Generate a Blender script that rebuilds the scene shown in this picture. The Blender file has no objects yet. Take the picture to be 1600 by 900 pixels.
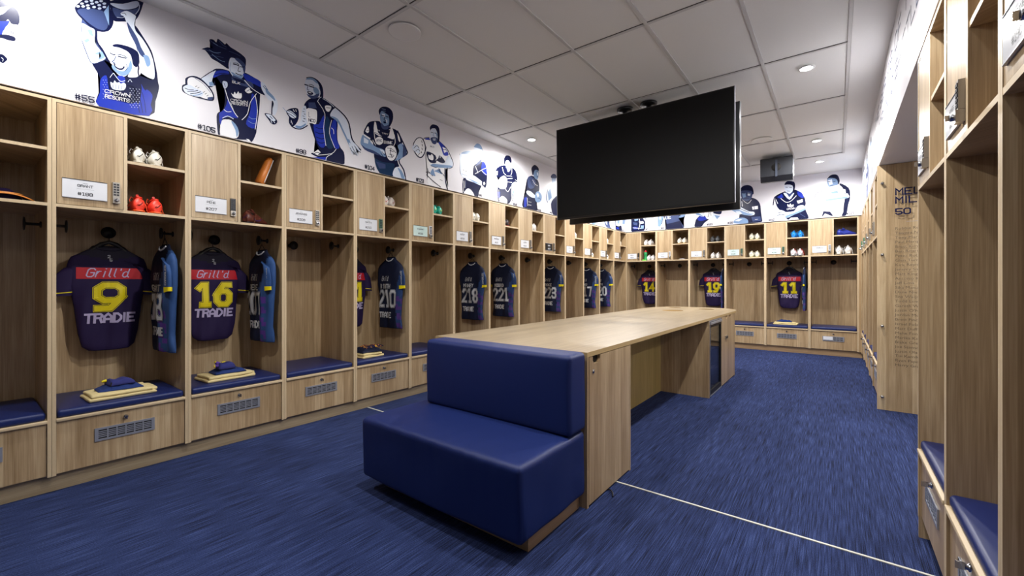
import bpy, bmesh, math, random
from mathutils import Vector, Matrix, noise
random.seed(7)
PI = math.pi
# ------------------------------------------------------------------ camera, world, exposure
F_PX, HORIZON, EYE, YAW = 666.95, 441.3, 1.25, 0.6502
SY, CY = math.sin(YAW), math.cos(YAW)
scene = bpy.context.scene
col = scene.collection
cam_d = bpy.data.cameras.new('camera')
cam_d.sensor_width = 36.0
cam_d.lens = F_PX/1600*36
cam_d.shift_y = -(450-HORIZON)/1600
cam_d.clip_start = 0.02
cam = bpy.data.objects.new('camera', cam_d); col.objects.link(cam)
cam.location = (0, 0, EYE); cam.rotation_euler = (PI/2, 0, YAW)
scene.camera = cam
scene.view_settings.view_transform = 'Standard'
scene.view_settings.look = 'None'
scene.view_settings.gamma = 1
scene.view_settings.use_curve_mapping = False
scene.view_settings.exposure = 0.0
world = bpy.data.worlds.new('world'); scene.world = world; world.use_nodes = True
world.node_tree.nodes['Background'].inputs[0].default_value = (0.8, 0.85, 0.9, 1)
world.node_tree.nodes['Background'].inputs[1].default_value = 0.4
LAMP_W = 188.0
# ceiling downlights, plus added fill lamps over couch and in alcove (the lamps themselves are built further down from this list)
LAMPS = [(-0.21, -0.25), (-0.21, 2.15), (-0.21, 4.55), (-0.21, 6.96), (-0.21, 8.18),
         (-3.2, 0.25), (-3.2, 4.635), (-3.2, 6.96), (-3.2, 8.18), (-1.75, 1.45), (-1.75, 6.96), (1.5, 4.2)]
# ------------------------------------------------------------------ measured room
XL, XR, YB = -3.6945, 0.3194, 9.056        # locker front planes: left, right, back
W, D, TOP, CEIL = 0.667, 0.62, 2.343, 3.133
YN, YH = 2.893, 5.544                       # alcove between near and far right banks
ROOM0 = -2.7

def at_plane(u, v, axis, val):
    a = (u-800)/F_PX; b = (HORIZON-v)/F_PX
    d = (-SY+a*CY, CY+a*SY, b)
    t = val/d[axis]
    return Vector((d[0]*t, d[1]*t, d[2]*t+EYE))

# ------------------------------------------------------------------ materials
def hexc(h):
    r = [int(h[i:i+2], 16)/255 for i in (0, 2, 4)]
    return tuple((c/12.92 if c <= .04045 else ((c+.055)/1.055)**2.4) for c in r)+(1,)
def new_mat(name):
    m = bpy.data.materials.new(name); m.use_nodes = True
    return m, m.node_tree, m.node_tree.nodes['Principled BSDF']
def mat(name, c, rough=.6, metal=0, spec=.5, coat=0, bump=0, bscale=200, var=0):
    m, nt, b = new_mat(name)
    c = hexc(c) if isinstance(c, str) else tuple(c)+(1,)
    b.inputs['Base Color'].default_value = c
    b.inputs['Roughness'].default_value = rough
    b.inputs['Metallic'].default_value = metal
    b.inputs['Specular IOR Level'].default_value = spec
    b.inputs['Coat Weight'].default_value = coat
    if bump or var:
        tc = nt.nodes.new('ShaderNodeTexCoord')
        n = nt.nodes.new('ShaderNodeTexNoise'); n.inputs['Scale'].default_value = bscale; n.inputs['Detail'].default_value = 3
        nt.links.new(tc.outputs['Object'], n.inputs['Vector'])
        if bump:
            bp = nt.nodes.new('ShaderNodeBump'); bp.inputs['Strength'].default_value = bump; bp.inputs['Distance'].default_value = .002
            nt.links.new(n.outputs['Fac'], bp.inputs['Height']); nt.links.new(bp.outputs[0], b.inputs['Normal'])
        if var:
            mx = nt.nodes.new('ShaderNodeMix'); mx.data_type = 'RGBA'
            mx.inputs[6].default_value = tuple(x*(1-var) for x in c[:3])+(1,)
            mx.inputs[7].default_value = tuple(min(1, x*(1+var)) for x in c[:3])+(1,)
            nt.links.new(n.outputs['Fac'], mx.inputs[0]); nt.links.new(mx.outputs[2], b.inputs['Base Color'])
    return m
def emit(name, c, s):
    m, nt, b = new_mat(name)
    b.inputs['Base Color'].default_value = tuple(c)+(1,)
    b.inputs['Emission Color'].default_value = tuple(c)+(1,)
    b.inputs['Emission Strength'].default_value = s
    return m
def wood(name, grain, c1, c2, c3, rough=.34):
    """light oak laminate; grain 'z' (upright), 'y' or 'x' (lying)"""
    m, nt, b = new_mat(name); N, L = nt.nodes, nt.links
    g = N.new('ShaderNodeNewGeometry'); sx = N.new('ShaderNodeSeparateXYZ'); L.new(g.outputs['Position'], sx.inputs[0])
    def math_(op, a, bb):
        n = N.new('ShaderNodeMath'); n.operation = op
        for i, q in enumerate((a, bb)):
            if isinstance(q, (int, float)): n.inputs[i].default_value = q
            else: L.new(q, n.inputs[i])
        return n.outputs[0]
    X, Y, Z = sx.outputs
    if grain == 'z': across, along = math_('ADD', math_('MULTIPLY', X, 1.0), math_('MULTIPLY', Y, 1.013)), Z
    elif grain == 'y': across, along = math_('ADD', X, math_('MULTIPLY', Z, 1.1)), Y
    else: across, along = math_('ADD', Z, math_('MULTIPLY', X, 0.02)), math_('ADD', X, Y)
    def tex(sa, sl, det=3, off=0.0, dist=0.0):
        cv = N.new('ShaderNodeCombineXYZ')
        L.new(math_('ADD', math_('MULTIPLY', across, sa), off), cv.inputs[0]); L.new(math_('MULTIPLY', along, sl), cv.inputs[1])
        n = N.new('ShaderNodeTexNoise'); n.inputs['Scale'].default_value = 1; n.inputs['Detail'].default_value = det
        n.inputs['Distortion'].default_value = dist
        L.new(cv.outputs[0], n.inputs['Vector']); return n.outputs['Fac']
    # strips of veneer about 9 cm wide, each with a tone of its own
    wn = N.new('ShaderNodeTexWhiteNoise'); wn.noise_dimensions = '1D'
    L.new(math_('FLOOR', math_('MULTIPLY', across, 10.5), 0), wn.inputs['W'])
    fine = tex(260, 5, 2, 3.1); mid = tex(55, 1.6, 4, 9.7, .4); big = tex(9, .9, 2, 1.3, 1.5)
    s = math_('ADD', math_('MULTIPLY', fine, .34), math_('MULTIPLY', mid, .42))
    s = math_('ADD', s, math_('MULTIPLY', big, .26))
    s = math_('ADD', s, math_('MULTIPLY', math_('SUBTRACT', wn.outputs['Value'], .5), .17))
    cr = N.new('ShaderNodeValToRGB'); L.new(s, cr.inputs[0])
    e = cr.color_ramp.elements
    e[0].position = .33; e[0].color = hexc(c1); e[1].position = .69; e[1].color = hexc(c3)
    x = e.new(.5); x.color = hexc(c2)
    L.new(cr.outputs[0], b.inputs['Base Color'])
    b.inputs['Roughness'].default_value = rough
    bp = N.new('ShaderNodeBump'); bp.inputs['Strength'].default_value = .12; bp.inputs['Distance'].default_value = .001
    L.new(fine, bp.inputs['Height']); L.new(bp.outputs[0], b.inputs['Normal'])
    return m
OAK = ('937957', 'b09673', 'cab390')
M = {}
M['oak'] = wood('oak_upright', 'z', *OAK)
M['oak_y'] = wood('oak_lengthwise', 'y', '8d7b60', 'a18f73', 'b3a286', .3)
M['oak_x'] = wood('oak_lying', 'x', '94785a', 'a98c69', 'b89c78')
M['edge'] = mat('oak_edge_band', 'cbb593', .45, var=.06, bscale=60)
M['white'] = mat('white_print_paper', 'e4e2e8', .26, spec=.16)
M['paint'] = mat('white_paint', 'dcdcdc', .6)
M['soffit_shaded'] = mat('white_paint_shaded', 'cfccc0', .6)  # white paint with shade and oak bounce put into its colour; unused
M['ctile'] = mat('ceiling_tile', 'e6e6e3', .9, bump=.25, bscale=500, var=.04)
M['cgrid'] = mat('ceiling_grid', 'cacac8', .5)
M['cborder'] = mat('ceiling_border', 'e8e8e6', .6)
M['dark'] = mat('dark_gap', '15120f', .9)
M['black'] = mat('black_plastic', '141416', .35)
M['blackm'] = mat('black_matt_metal', '101012', .5)
M['vinyl'] = mat('navy_vinyl', '16255c', .42, spec=.4, bump=.12, bscale=700)
M['vinyl2'] = mat('seat_vinyl', '11235c', .5, spec=.4, bump=.25, bscale=500)
M['alu'] = mat('brushed_aluminium', 'a9acb6', .35, metal=.55)
M['steel'] = mat('chrome', 'b8bac0', .18, metal=1)
M['satin'] = mat('satin_steel', 'a8a49e', .3, metal=.85)
M['plate'] = mat('white_plate', 'e0e2e8', .12)
M['plateg'] = mat('pale_green_plate', 'cfe6e2', .25)
M['plateb'] = mat('black_plate', '16161a', .25)
M['ink'] = mat('black_ink', '1d1f2a', .5)
M['inkw'] = mat('white_ink', 'dfe2ea', .5)
M['inkg'] = mat('grey_ink', '9a9ca6', .5)
M['screen'] = mat('tv_screen', '080808', .55, spec=.25)
M['bezel'] = mat('tv_bezel', '1a1a1c', .3)
M['towel'] = mat('cream_towel', 'e2cf98', .95, bump=.8, bscale=450, var=.08)
M['navyc'] = mat('navy_cloth', '17306e', .9, bump=.3, bscale=300)
M['indigo'] = mat('indigo_cloth', '2b2f72', .9, bump=.3, bscale=300)
M['purplec'] = mat('purple_cloth', '5a3a9c', .9)
M['yel'] = mat('yellow_print', 'e8d400', .55)
M['red'] = mat('red_print', 'b80f22', .6)
M['jh'] = mat('home_jersey', '20103f', .75, spec=.35, bump=.2, bscale=300)
M['jhd'] = mat('home_jersey_yoke', '120a26', .75, bump=.2, bscale=300)
M['ja'] = mat('away_jersey', '0d1633', .75, spec=.35, bump=.2, bscale=300)
M['jblue'] = mat('jersey_side_blue', '2a4a7e', .7, spec=.35)
M['jblue2'] = mat('jersey_navy_blue_side', '1c3662', .7, spec=.35)
M['jpur2'] = mat('jersey_deep_purple_side', '41246c', .7)
M['jpur'] = mat('jersey_side_purple', '54308c', .7)
M['lilac'] = mat('lilac_print', 'b9aed2', .6)
M['silver'] = mat('silver_print', 'c2c4c8', .5)
M['white_l'] = mat('white_lining', 'dddde2', .7)
M['strip'] = mat('white_floor_strip', 'd8d6cc', .5)
M['orange'] = mat('tan_leather', 'c9762e', .45, bump=.3, bscale=90, var=.15)
M['trim_o'] = mat('orange_binding', 'd98a3c', .5)
# print colours of the wall pictures
PR = {} if False else {'n': mat('print_navy', '14193c', .26, spec=.16), 'r': mat('print_royal', '2437a8', .26, spec=.16), 'l': mat('print_pale', 'dbe4f4', .26, spec=.16),
      'm': mat('print_midblue', '7f9cc4', .26, spec=.16), 's': mat('print_slate', '3d4a74', .26, spec=.16), 'w': mat('print_white', 'f2f2f6', .26, spec=.16),
      't': mat('print_teal', '1c3557', .26, spec=.16), 'g': mat('print_grey', 'a4a6b0', .26, spec=.16), 'p': mat('print_lilac', 'c6cfe6', .26, spec=.16)}
def carpet():
    m, nt, b = new_mat('carpet'); N, L = nt.nodes, nt.links
    g = N.new('ShaderNodeNewGeometry')
    def mp(sc):
        v = N.new('ShaderNodeMapping'); v.inputs['Scale'].default_value = sc; L.new(g.outputs['Position'], v.inputs[0]); return v.outputs[0]
    def nz(sc, det=2, rough=.6):
        n = N.new('ShaderNodeTexNoise'); n.inputs['Scale'].default_value = 1; n.inputs['Detail'].default_value = det
        n.inputs['Roughness'].default_value = rough; L.new(mp(sc), n.inputs['Vector']); return n.outputs['Fac']
    def mth(op, a, bb):
        n = N.new('ShaderNodeMath'); n.operation = op
        for i, q in enumerate((a, bb)):
            if isinstance(q, (int, float)): n.inputs[i].default_value = q
            else: L.new(q, n.inputs[i])
        return n.outputs[0]
    rib = nz((230, 4.5, 1), 2); loops = nz((300, 170, 1), 2); wide = nz((26, .9, 1), 2); soft = nz((.8, .8, 1), 1)
    s = mth('ADD', mth('MULTIPLY', rib, .52), mth('MULTIPLY', loops, .30))
    s = mth('ADD', s, mth('MULTIPLY', wide, .10)); s = mth('ADD', s, mth('MULTIPLY', soft, .1))
    cr = N.new('ShaderNodeValToRGB'); L.new(s, cr.inputs[0]); e = cr.color_ramp.elements
    e[0].position = .40; e[0].color = hexc('14172a'); e[1].position = .68; e[1].color = hexc('4a5a8c')
    x = e.new(.53); x.color = hexc('2a3660')
    # carpet tiles half a metre wide with a hairline between them
    tw = N.new('ShaderNodeTexWhiteNoise'); tw.noise_dimensions = '2D'
    fl = N.new('ShaderNodeVectorMath'); fl.operation = 'FLOOR'; L.new(mp((2, 1, 1)), fl.inputs[0]); L.new(fl.outputs[0], tw.inputs['Vector'])
    hs = N.new('ShaderNodeHueSaturation'); L.new(cr.outputs[0], hs.inputs['Color'])
    L.new(mth('ADD', mth('MULTIPLY', tw.outputs['Value'], .16), .92), hs.inputs['Value'])
    L.new(hs.outputs[0], b.inputs['Base Color'])
    b.inputs['Roughness'].default_value = .95; b.inputs['Specular IOR Level'].default_value = .15
    bp = N.new('ShaderNodeBump'); bp.inputs['Strength'].default_value = .6; bp.inputs['Distance'].default_value = .004
    L.new(s, bp.inputs['Height']); L.new(bp.outputs[0], b.inputs['Normal'])
    return m
M['carpet'] = carpet()
def glass(name, c, rough=.02, alpha=.2):
    m, nt, b = new_mat(name)
    b.inputs['Base Color'].default_value = hexc(c); b.inputs['Roughness'].default_value = rough
    b.inputs['Transmission Weight'].default_value = 1; b.inputs['IOR'].default_value = 1.45
    b.inputs['Alpha'].default_value = alpha
    return m
M['acrylic'] = glass('clear_acrylic', 'f4fbf8', alpha=.12)
M['fglass'] = glass('fridge_glass', '24303c', alpha=.45)

# ------------------------------------------------------------------ mesh helper
class MB:
    def __init__(s): s.v, s.f, s.m, s.s, s.mats = [], [], [], [], []
    def mi(s, m):
        if m not in s.mats: s.mats.append(m)
        return s.mats.index(m)
    def add(s, vs, fs, m, smooth=False):
        o = len(s.v); s.v += [tuple(v) for v in vs]; k = s.mi(m)
        for f in fs: s.f.append([i+o for i in f]); s.m.append(k); s.s.append(smooth)
        return s
    def box(s, x0, y0, z0, x1, y1, z1, m):
        vs = [(x, y, z) for z in (z0, z1) for y in (y0, y1) for x in (x0, x1)]
        return s.add(vs, [(0, 2, 3, 1), (4, 5, 7, 6), (0, 1, 5, 4), (2, 6, 7, 3), (0, 4, 6, 2), (1, 3, 7, 5)], m)
    def tube(s, pts, r, m, n=10, caps=True, smooth=True):
        pts = [Vector(p) for p in pts]; rs = r if isinstance(r, (list, tuple)) else [r]*len(pts)
        rings = []; up = None
        for i, p in enumerate(pts):
            d = (pts[min(i+1, len(pts)-1)]-pts[max(i-1, 0)]).normalized()
            if up is None:
                up = Vector((0, 0, 1)) if abs(d.z) < .9 else Vector((1, 0, 0))
            a = d.cross(up).normalized(); b = a.cross(d).normalized(); up = b
            rings.append([p+a*math.cos(2*PI*k/n)*rs[i]+b*math.sin(2*PI*k/n)*rs[i] for k in range(n)])
        s.loft(rings, m, smooth, caps); return s
    def loft(s, rings, m, smooth=True, caps=True, closed=True):
        n = len(rings[0]); vs = [v for r in rings for v in r]; fs = []
        for i in range(len(rings)-1):
            for k in range(n if closed else n-1):
                k2 = (k+1) % n
                fs.append((i*n+k, i*n+k2, (i+1)*n+k2, (i+1)*n+k))
        s.add(vs, fs, m, smooth)
        if caps:
            s.add(rings[0], [tuple(range(n))[::-1]], m); s.add(rings[-1], [tuple(range(n))], m)
        return s
    def lathe(s, prof, c, m, n=24, axis='z', smooth=True):
        c = Vector(c); rings = []
        for r, h in prof:
            ring = []
            for k in range(n):
                a = 2*PI*k/n; x, y = r*math.cos(a), r*math.sin(a)
                ring.append(c+Vector({'z': (x, y, h), 'y': (x, h, y), 'x': (h, x, y)}[axis]))
            rings.append(ring)
        s.loft(rings, m, smooth, True); return s
    def prism(s, poly, z0, z1, m, f=lambda x, y, z: (x, y, z)):
        """extrude a 2D polygon"""
        n = len(poly)
        vs = [f(x, y, z0) for x, y in poly]+[f(x, y, z1) for x, y in poly]
        fs = [tuple(range(n))[::-1], tuple(range(n, 2*n))]+[(i, (i+1) % n, n+(i+1) % n, n+i) for i in range(n)]
        s.add(vs, fs, m); return s
    def rbox(s, x0, y0, z0, x1, y1, z1, r, m, n=(4, 4, 2), k=3, disp=None):
        """rounded box with a dense skin, optionally displaced"""
        lo, hi = (x0, y0, z0), (x1, y1, z1)
        def axisv(i):
            a, b = lo[i], hi[i]; t = [a+r*(1-math.cos(PI/2*j/k)) if False else a+r*j/k for j in range(k+1)]
            t += [a+r+(b-a-2*r)*j/n[i] for j in range(1, n[i])]
            t += [b-r+r*j/k for j in range(k+1)]
            return t
        ax = [axisv(i) for i in range(3)]
        idx = {}; vs = []; fs = []
        def vid(p):
            key = tuple(round(q, 5) for q in p)
            if key not in idx:
                q = Vector([min(max(p[i], lo[i]+r), hi[i]-r) for i in range(3)])
                d = Vector(p)-q
                w = q+d.normalized()*r if d.length > 1e-9 else Vector(p)
                if disp:
                    w = w+Vector(disp(w, d.normalized()))
                idx[key] = len(vs); vs.append(w)
            return idx[key]
        for a in range(3):
            b, c = (a+1) % 3, (a+2) % 3
            for side in (0, 1):
                for i in range(len(ax[b])-1):
                    for j in range(len(ax[c])-1):
                        q = []
                        for di, dj in ((0, 0), (1, 0), (1, 1), (0, 1)):
                            p = [0, 0, 0]; p[a] = (lo, hi)[side][a]; p[b] = ax[b][i+di]; p[c] = ax[c][j+dj]; q.append(vid(p))
                        fs.append(tuple(q) if side else tuple(q[::-1]))
        s.add(vs, fs, m, True); return s
    def mesh(s, name):
        me = bpy.data.meshes.new(name); me.from_pydata(s.v, [], s.f)
        for m in s.mats: me.materials.append(m)
        me.polygons.foreach_set('material_index', s.m); me.polygons.foreach_set('use_smooth', s.s)
        me.update(); return me
    def build(s, name, parent=None, loc=None, rot=None):
        return put(name, s.mesh(name), parent, loc, rot)
def put(name, me, parent=None, loc=None, rot=None):
    o = bpy.data.objects.new(name, me); col.objects.link(o)
    if parent: o.parent = parent
    if loc is not None: o.location = loc
    if rot is not None: o.rotation_euler = rot
    return o
def tag(o, label, cat, group=None, kind=None):
    o['label'] = label; o['category'] = cat
    if group: o['group'] = group
    if kind: o['kind'] = kind
    return o
def empty(name, loc, rz=0):
    o = bpy.data.objects.new(name, None); col.objects.link(o); o.empty_display_size = .1
    o.location = loc; o.rotation_euler = (0, 0, rz); return o
def struct(o, label=None):
    o['kind'] = 'structure'
    if label: o['label'] = label
    return o

# ------------------------------------------------------------------ lettering
def _g(t):
    return [[(float(p[0])/10*1, 0) if False else (int(p[0]), int(p[1])) for p in st.split(',')] for st in t.split('|')]
G = {k: _g(v) for k, v in {
 '0': '10,01,05,16,36,45,41,30,10', '1': '05,16,26,20|10,30', '2': '05,16,36,45,44,00,40', '3': '05,16,36,45,44,33,13|33,42,41,30,10,01',
 '4': '30,36,02,42', '5': '46,06,03,33,42,41,30,10,01', '6': '45,36,16,05,01,10,30,41,42,33,03', '7': '06,46,20', '8': '10,01,02,13,33,44,45,36,16,05,04,13|33,42,41,30,10',
 '9': '01,10,30,41,45,36,16,05,04,13,43','⑨': '45,36,16,05,03,12,32,43,45|43,20,00', '⑥': '01,10,30,41,43,34,14,03,01|03,26,46', '#': '10,16|30,36|02,42|04,44',
 'A': '00,04,26,44,40|02,42', 'B': '00,06,36,45,44,33,03|33,42,41,30,00', 'C': '45,36,16,05,01,10,30,41', 'D': '00,06,26,44,42,20,00', 'E': '46,06,00,40|03,33',
 'F': '46,06,00|03,33', 'G': '45,36,16,05,01,10,30,41,43,23', 'H': '00,06|40,46|03,43', 'I': '20,26', 'J': '46,41,30,10,01', 'K': '00,06|46,03,40',
 'L': '06,00,40', 'M': '00,06,23,46,40', 'N': '00,06,40,46', 'O': '10,01,05,16,36,45,41,30,10', 'P': '00,06,36,45,43,32,02', 'Q': '10,01,05,16,36,45,41,30,10|22,40',
 'R': '00,06,36,45,44,33,03|33,40', 'S': '01,10,30,41,42,33,13,04,05,16,36,45', 'T': '06,46|26,20', 'U': '06,01,10,30,41,46', 'V': '06,20,46', 'W': '06,10,24,30,46',
 'X': '00,46|06,40', 'Y': '06,23,46|23,20', 'Z': '06,46,00,40', '.': '20,20', "'": '26,25', '-': '13,33', ' ': '',
 'r': '00,04|02,14,24', 'i': '10,14|16,16', 'l': '16,11,20', 'd': '36,31,40|33,24,14,03,01,10,20,31',
 }.items() if v} if True else {}
NARROW = {'I': 1.2, '1': 3.2, '.': 1.5, "'": 1.6, 'i': 1.6, 'l': 1.8, 'r': 2.4}
def text_strokes(txt, space=1.35):
    out = []; x = 0
    for ch in txt:
        if ch == ' ': x += 3; continue
        w = NARROW.get(ch, 4); off = (0 if w == 4 else {'I': -1.4, '1': -.0, '.': -1.2, "'": -1.2, 'i': -.2, 'l': -.2, 'r': 0}.get(ch, 0))
        for st in G.get(ch, []): out.append([(x+off+p[0], p[1]) for p in st])
        x += w+space
    return out, x-space
def strip(mb, pts, w, m, f, step=None, caps=True):
    """thick polyline with mitred corners laid through the mapping f(x, y) -> 3D point"""
    P = [Vector(p).to_2d() for p in pts]
    closed = len(P) > 3 and (P[0]-P[-1]).length < 1e-6
    if len(P) == 1 or (len(P) == 2 and (P[1]-P[0]).length < 1e-9): P = [P[0]-Vector((w*.05, 0)), P[0]+Vector((w*.05, 0))]
    if closed: P = P[:-1]
    n = len(P); D_ = []
    for i in range(n if closed else n-1):
        d = P[(i+1) % n]-P[i]; D_.append(d.normalized() if d.length > 1e-9 else Vector((1, 0)))
    N_ = []
    for i in range(n):
        d0 = D_[i-1] if (closed or i > 0) else D_[0]; d1 = D_[i] if (closed or i < n-1) else D_[-1]
        t = d0+d1
        t = t.normalized() if t.length > .3 else d1
        nn = Vector((-t.y, t.x)); c = max(.45, nn.dot(Vector((-d1.y, d1.x)))); N_.append(nn*(w*.5/c))
    if not closed and caps:
        P[0] = P[0]-D_[0]*w*.45; P[-1] = P[-1]+D_[-1]*w*.45
    for i in range(n if closed else n-1):
        j = (i+1) % n; a, b = P[i], P[j]; L = (b-a).length
        k = 1 if not step else max(1, int(math.ceil(L/step)))
        vs = []; fs = []
        for q in range(k+1):
            t = q/k; p = a+(b-a)*t; nn = N_[i]*(1-t)+N_[j]*t
            vs += [f(*(p-nn)), f(*p), f(*(p+nn))]
        for q in range(k): fs += [(3*q, 3*q+3, 3*q+4, 3*q+1), (3*q+1, 3*q+4, 3*q+5, 3*q+2)]
        mb.add(vs, fs, m)
def lettering(mb, txt, cx, base, h, m, f, wfac=.16, stretch=1.0, slant=0.0, step=None, align='c', space=1.35, width=None):
    st, L = text_strokes(txt, space); s = h/6
    sx = s*stretch if width is None else width/L
    x0 = cx-(L*sx/2 if align == 'c' else 0)
    for pl in st:
        strip(mb, [(x0+p[0]*sx+slant*p[1]*s, base+p[1]*s) for p in pl], h*wfac, m, f, step)
def font_mesh(mb, txt, size, m, f):
    """Blender's own font turned into mesh, laid through f(x, y)"""
    cu = bpy.data.curves.new('t', 'FONT'); cu.body = txt; cu.size = size; cu.resolution_u = 2
    ob = bpy.data.objects.new('t', cu); col.objects.link(ob)
    dg = bpy.context.evaluated_depsgraph_get(); me = bpy.data.meshes.new_from_object(ob.evaluated_get(dg))
    vs = [f(v.co.x, v.co.y) for v in me.vertices]; fs = [tuple(p.vertices) for p in me.polygons]
    mb.add(vs, fs, m); bpy.data.objects.remove(ob); bpy.data.curves.remove(cu); bpy.data.meshes.remove(me)
# ================================================================== the room
FX0, FX1, FY1 = -4.36, 2.45, 9.72
b = MB(); b.box(FX0, ROOM0, -.05, FX1, FY1, 0, M['carpet']); struct(b.build('floor'))
BH = 2.36            # underside of the bulkheads above the left and back lockers
BR = 2.405           # underside of the right bulkhead
b = MB(); b.box(FX0-.1, ROOM0, -.05, FX0, FY1, CEIL+.1, M['paint']); b.box(FX0, ROOM0, BH, XL-.012, FY1, CEIL, M['white'])
struct(b.build('wall_left'))
b = MB(); b.box(FX0-.1, FY1, -.05, FX1, FY1+.1, CEIL+.1, M['paint']); b.box(XL-.012, YB+.012, BH, XR+.012, FY1, CEIL, M['white'])
struct(b.build('wall_back'))
b = MB()
b.box(XR+.012, ROOM0, BR, FX1, FY1, CEIL, M['white'])
b.box(XR+D+.012, ROOM0, 0, XR+D+.112, YN, BR, M['paint']); b.box(XR+D+.112, YN-.1, 0, FX1, YN, BR, M['paint'])
b.box(FX1, ROOM0, -.05, FX1+.1, FY1, CEIL+.1, M['paint'])
b.box(XR+D+.012, YH+.02, 0, FX1, YH+.1, BR, M['paint'])
struct(b.build('wall_right'))
b = MB(); b.box(FX0-.1, ROOM0-.1, -.05, FX1+.1, ROOM0, CEIL+.1, M['rear'] if 'rear' in M else M.setdefault('rear', mat('rear_wall_darkened', '3a3a44', .7))); struct(b.build('wall_front'))  # unseen wall behind the camera, darkened to cut bounce onto the couch front
# ceiling: tiles 0.6 x 1.2, T bars, plasterboard border
GX = [-3.49, -2.92, -2.32, -1.71, -1.11, -.51, .08]; GY = [-2.9, -1.7, -.5, .7, 1.9, 3.08, 4.28, 5.48, 6.67, 7.86]
b = MB(); b.box(FX0, ROOM0, CEIL+.012, FX1, FY1, CEIL+.1, M['ctile'])
struct(b.build('ceiling'))
b = MB()
b.box(FX0, ROOM0, CEIL, GX[0]-.012, FY1, CEIL+.011, M['cborder']); b.box(GX[-1]+.012, ROOM0, CEIL, XR+.02, FY1, CEIL+.011, M['cborder'])
b.box(GX[0]-.012, GY[-1]+.012, CEIL, GX[-1]+.012, FY1, CEIL+.011, M['cborder'])
struct(b.build('trim_1'), 'flat plasterboard border round the tiled ceiling')
b = MB()
for x in GX: b.box(x-.0115, ROOM0, CEIL+.003, x+.0115, GY[-1]+.012, CEIL+.0118, M['cgrid'])
for y in GY[1:]: b.box(GX[0]-.012, y-.0115, CEIL+.004, GX[-1]+.012, y+.0115, CEIL+.0118, M['cgrid'])
for y in GY[1:]: b.box(GX[0]-.012, y-.0155, CEIL+.009, GX[-1]+.012, y+.0155, CEIL+.0119, M['dark'])
struct(b.build('trim_2'), 'suspended ceiling T bars')
b = MB(); b.box(-3.735, 2.519, 0, .36, 2.531, .004, M['strip']); struct(b.build('trim_3'), 'thin white joint strip across the carpet')
b = MB(); b.box(XR+.02, ROOM0, TOP+.001, XR+.05, YN, BR, M['oak_y']); b.box(XR+.02, YH+.015, TOP+.001, XR+.05, FY1-.02, BR, M['oak_y'])
struct(b.build('trim_4'), 'oak infill strip between the right lockers and the white bulkhead')
# dark strips standing in for the shade in the gap above left and back lockers
b = MB(); b.box(XL-.04, ROOM0, TOP+.001, XL-.03, YB, BH, M['dark']); b.box(XL-.03, YB+.03, TOP+.001, XR, YB+.04, BH, M['dark'])
struct(b.build('trim_5'), 'dark strip standing for shade in the gap above the lockers')

# ================================================================== downlights
def downlight(i, x, y):
    r = empty('downlight', (x, y, BR if x > XR else CEIL))
    b = MB(); b.lathe([(.062, -.001), (.062, -.006), (.048, -.008), (.047, -.001)], (0, 0, 0), M['paint'], 28); b.build('trim_ring', r)
    b = MB(); b.lathe([(.001, -.0035), (.046, -.0035), (.046, -.0015), (.001, -.0015)], (0, 0, 0), M['lens'], 24); b.build('lens', r)
    ld = bpy.data.lights.new('downlight_bulb', 'SPOT'); ld.energy = LAMP_W*({(-.21, -.25): .12, (1.5, 4.2): .4, (-1.75, 1.45): .8, (-.21, 2.15): .8, (-3.2, .25): .5, (-3.2, 4.635): .6, (-3.2, 6.96): .6, (-3.2, 8.18): .6, (-.21, 4.55): .9, (-.21, 6.96): .7, (-.21, 8.18): .7}.get((x, y), 1)); ld.spot_size = math.radians(177); ld.spot_blend = .5
    ld.shadow_soft_size = .05; ld.color = (1, .985, .96)
    lo = bpy.data.objects.new('bulb', ld); col.objects.link(lo); lo.parent = r; lo.location = (0, 0, -.02)
    return r
M['lens'] = emit('lamp_lens', (1, 1, .98), 30)
where = {(-0.21, -0.25): 'ceiling downlight above the camera on its right, outside the frame',
         (-0.21, 2.15): 'ceiling downlight above the near right lockers, outside the frame',
         (-3.2, 0.25): 'ceiling downlight above the red boots locker, just outside the top left of the frame',
         (-1.75, 1.45): 'added fill lamp above the couch, just outside the top of the frame',  # no lamp known here; added to brighten the couch seat
         (1.5, 4.2): 'added fill lamp in the lower ceiling of the alcove, hidden by the near right lockers',  # made-up lamp, added because the alcove came out too dark
         (-3.2, 6.96): 'ceiling downlight by the left wall, hidden behind the hanging screens',
         (-3.2, 8.18): 'ceiling downlight in the left back corner, hidden by the screens',
         (-1.75, 6.96): 'ceiling downlight over the far table end, hidden by the screens',
         (-0.21, 4.55): 'largest of three lit round downlights right of the hanging screens',
         (-0.21, 6.96): 'middle one of the three lit downlights near the right wall, beside the black loudspeaker',
         (-0.21, 8.18): 'farthest lit ceiling downlight, closest to the back wall mural',
         (-3.2, 4.635): 'lit round downlight near the left wall, left of the hanging screen'}
for i, (x, y) in enumerate(LAMPS):
    lab = where.get((x, y))
    tag(downlight(i, x, y), lab or 'round ceiling downlight outside the view or hidden behind the screens', 'ceiling light', 'recessed ceiling downlights')
for (x, y), lab in (((-2.59, 2.07), 'round white flush ceiling speaker grille near the left row of tiles, nearer the camera'),
                    ((-.79, 6.5), 'round white flush ceiling speaker grille beyond the screens, by the black loudspeaker')):
    b = MB(); b.lathe([(.001, -.004), (.105, -.005), (.112, -.007), (.12, -.006), (.122, 0), (.001, 0)], (0, 0, 0), M['cborder'], 40)
    o = b.build('ceiling_speaker', None, (x, y, CEIL+.004)); tag(o, lab, 'ceiling speaker', 'flush ceiling speakers')

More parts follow.
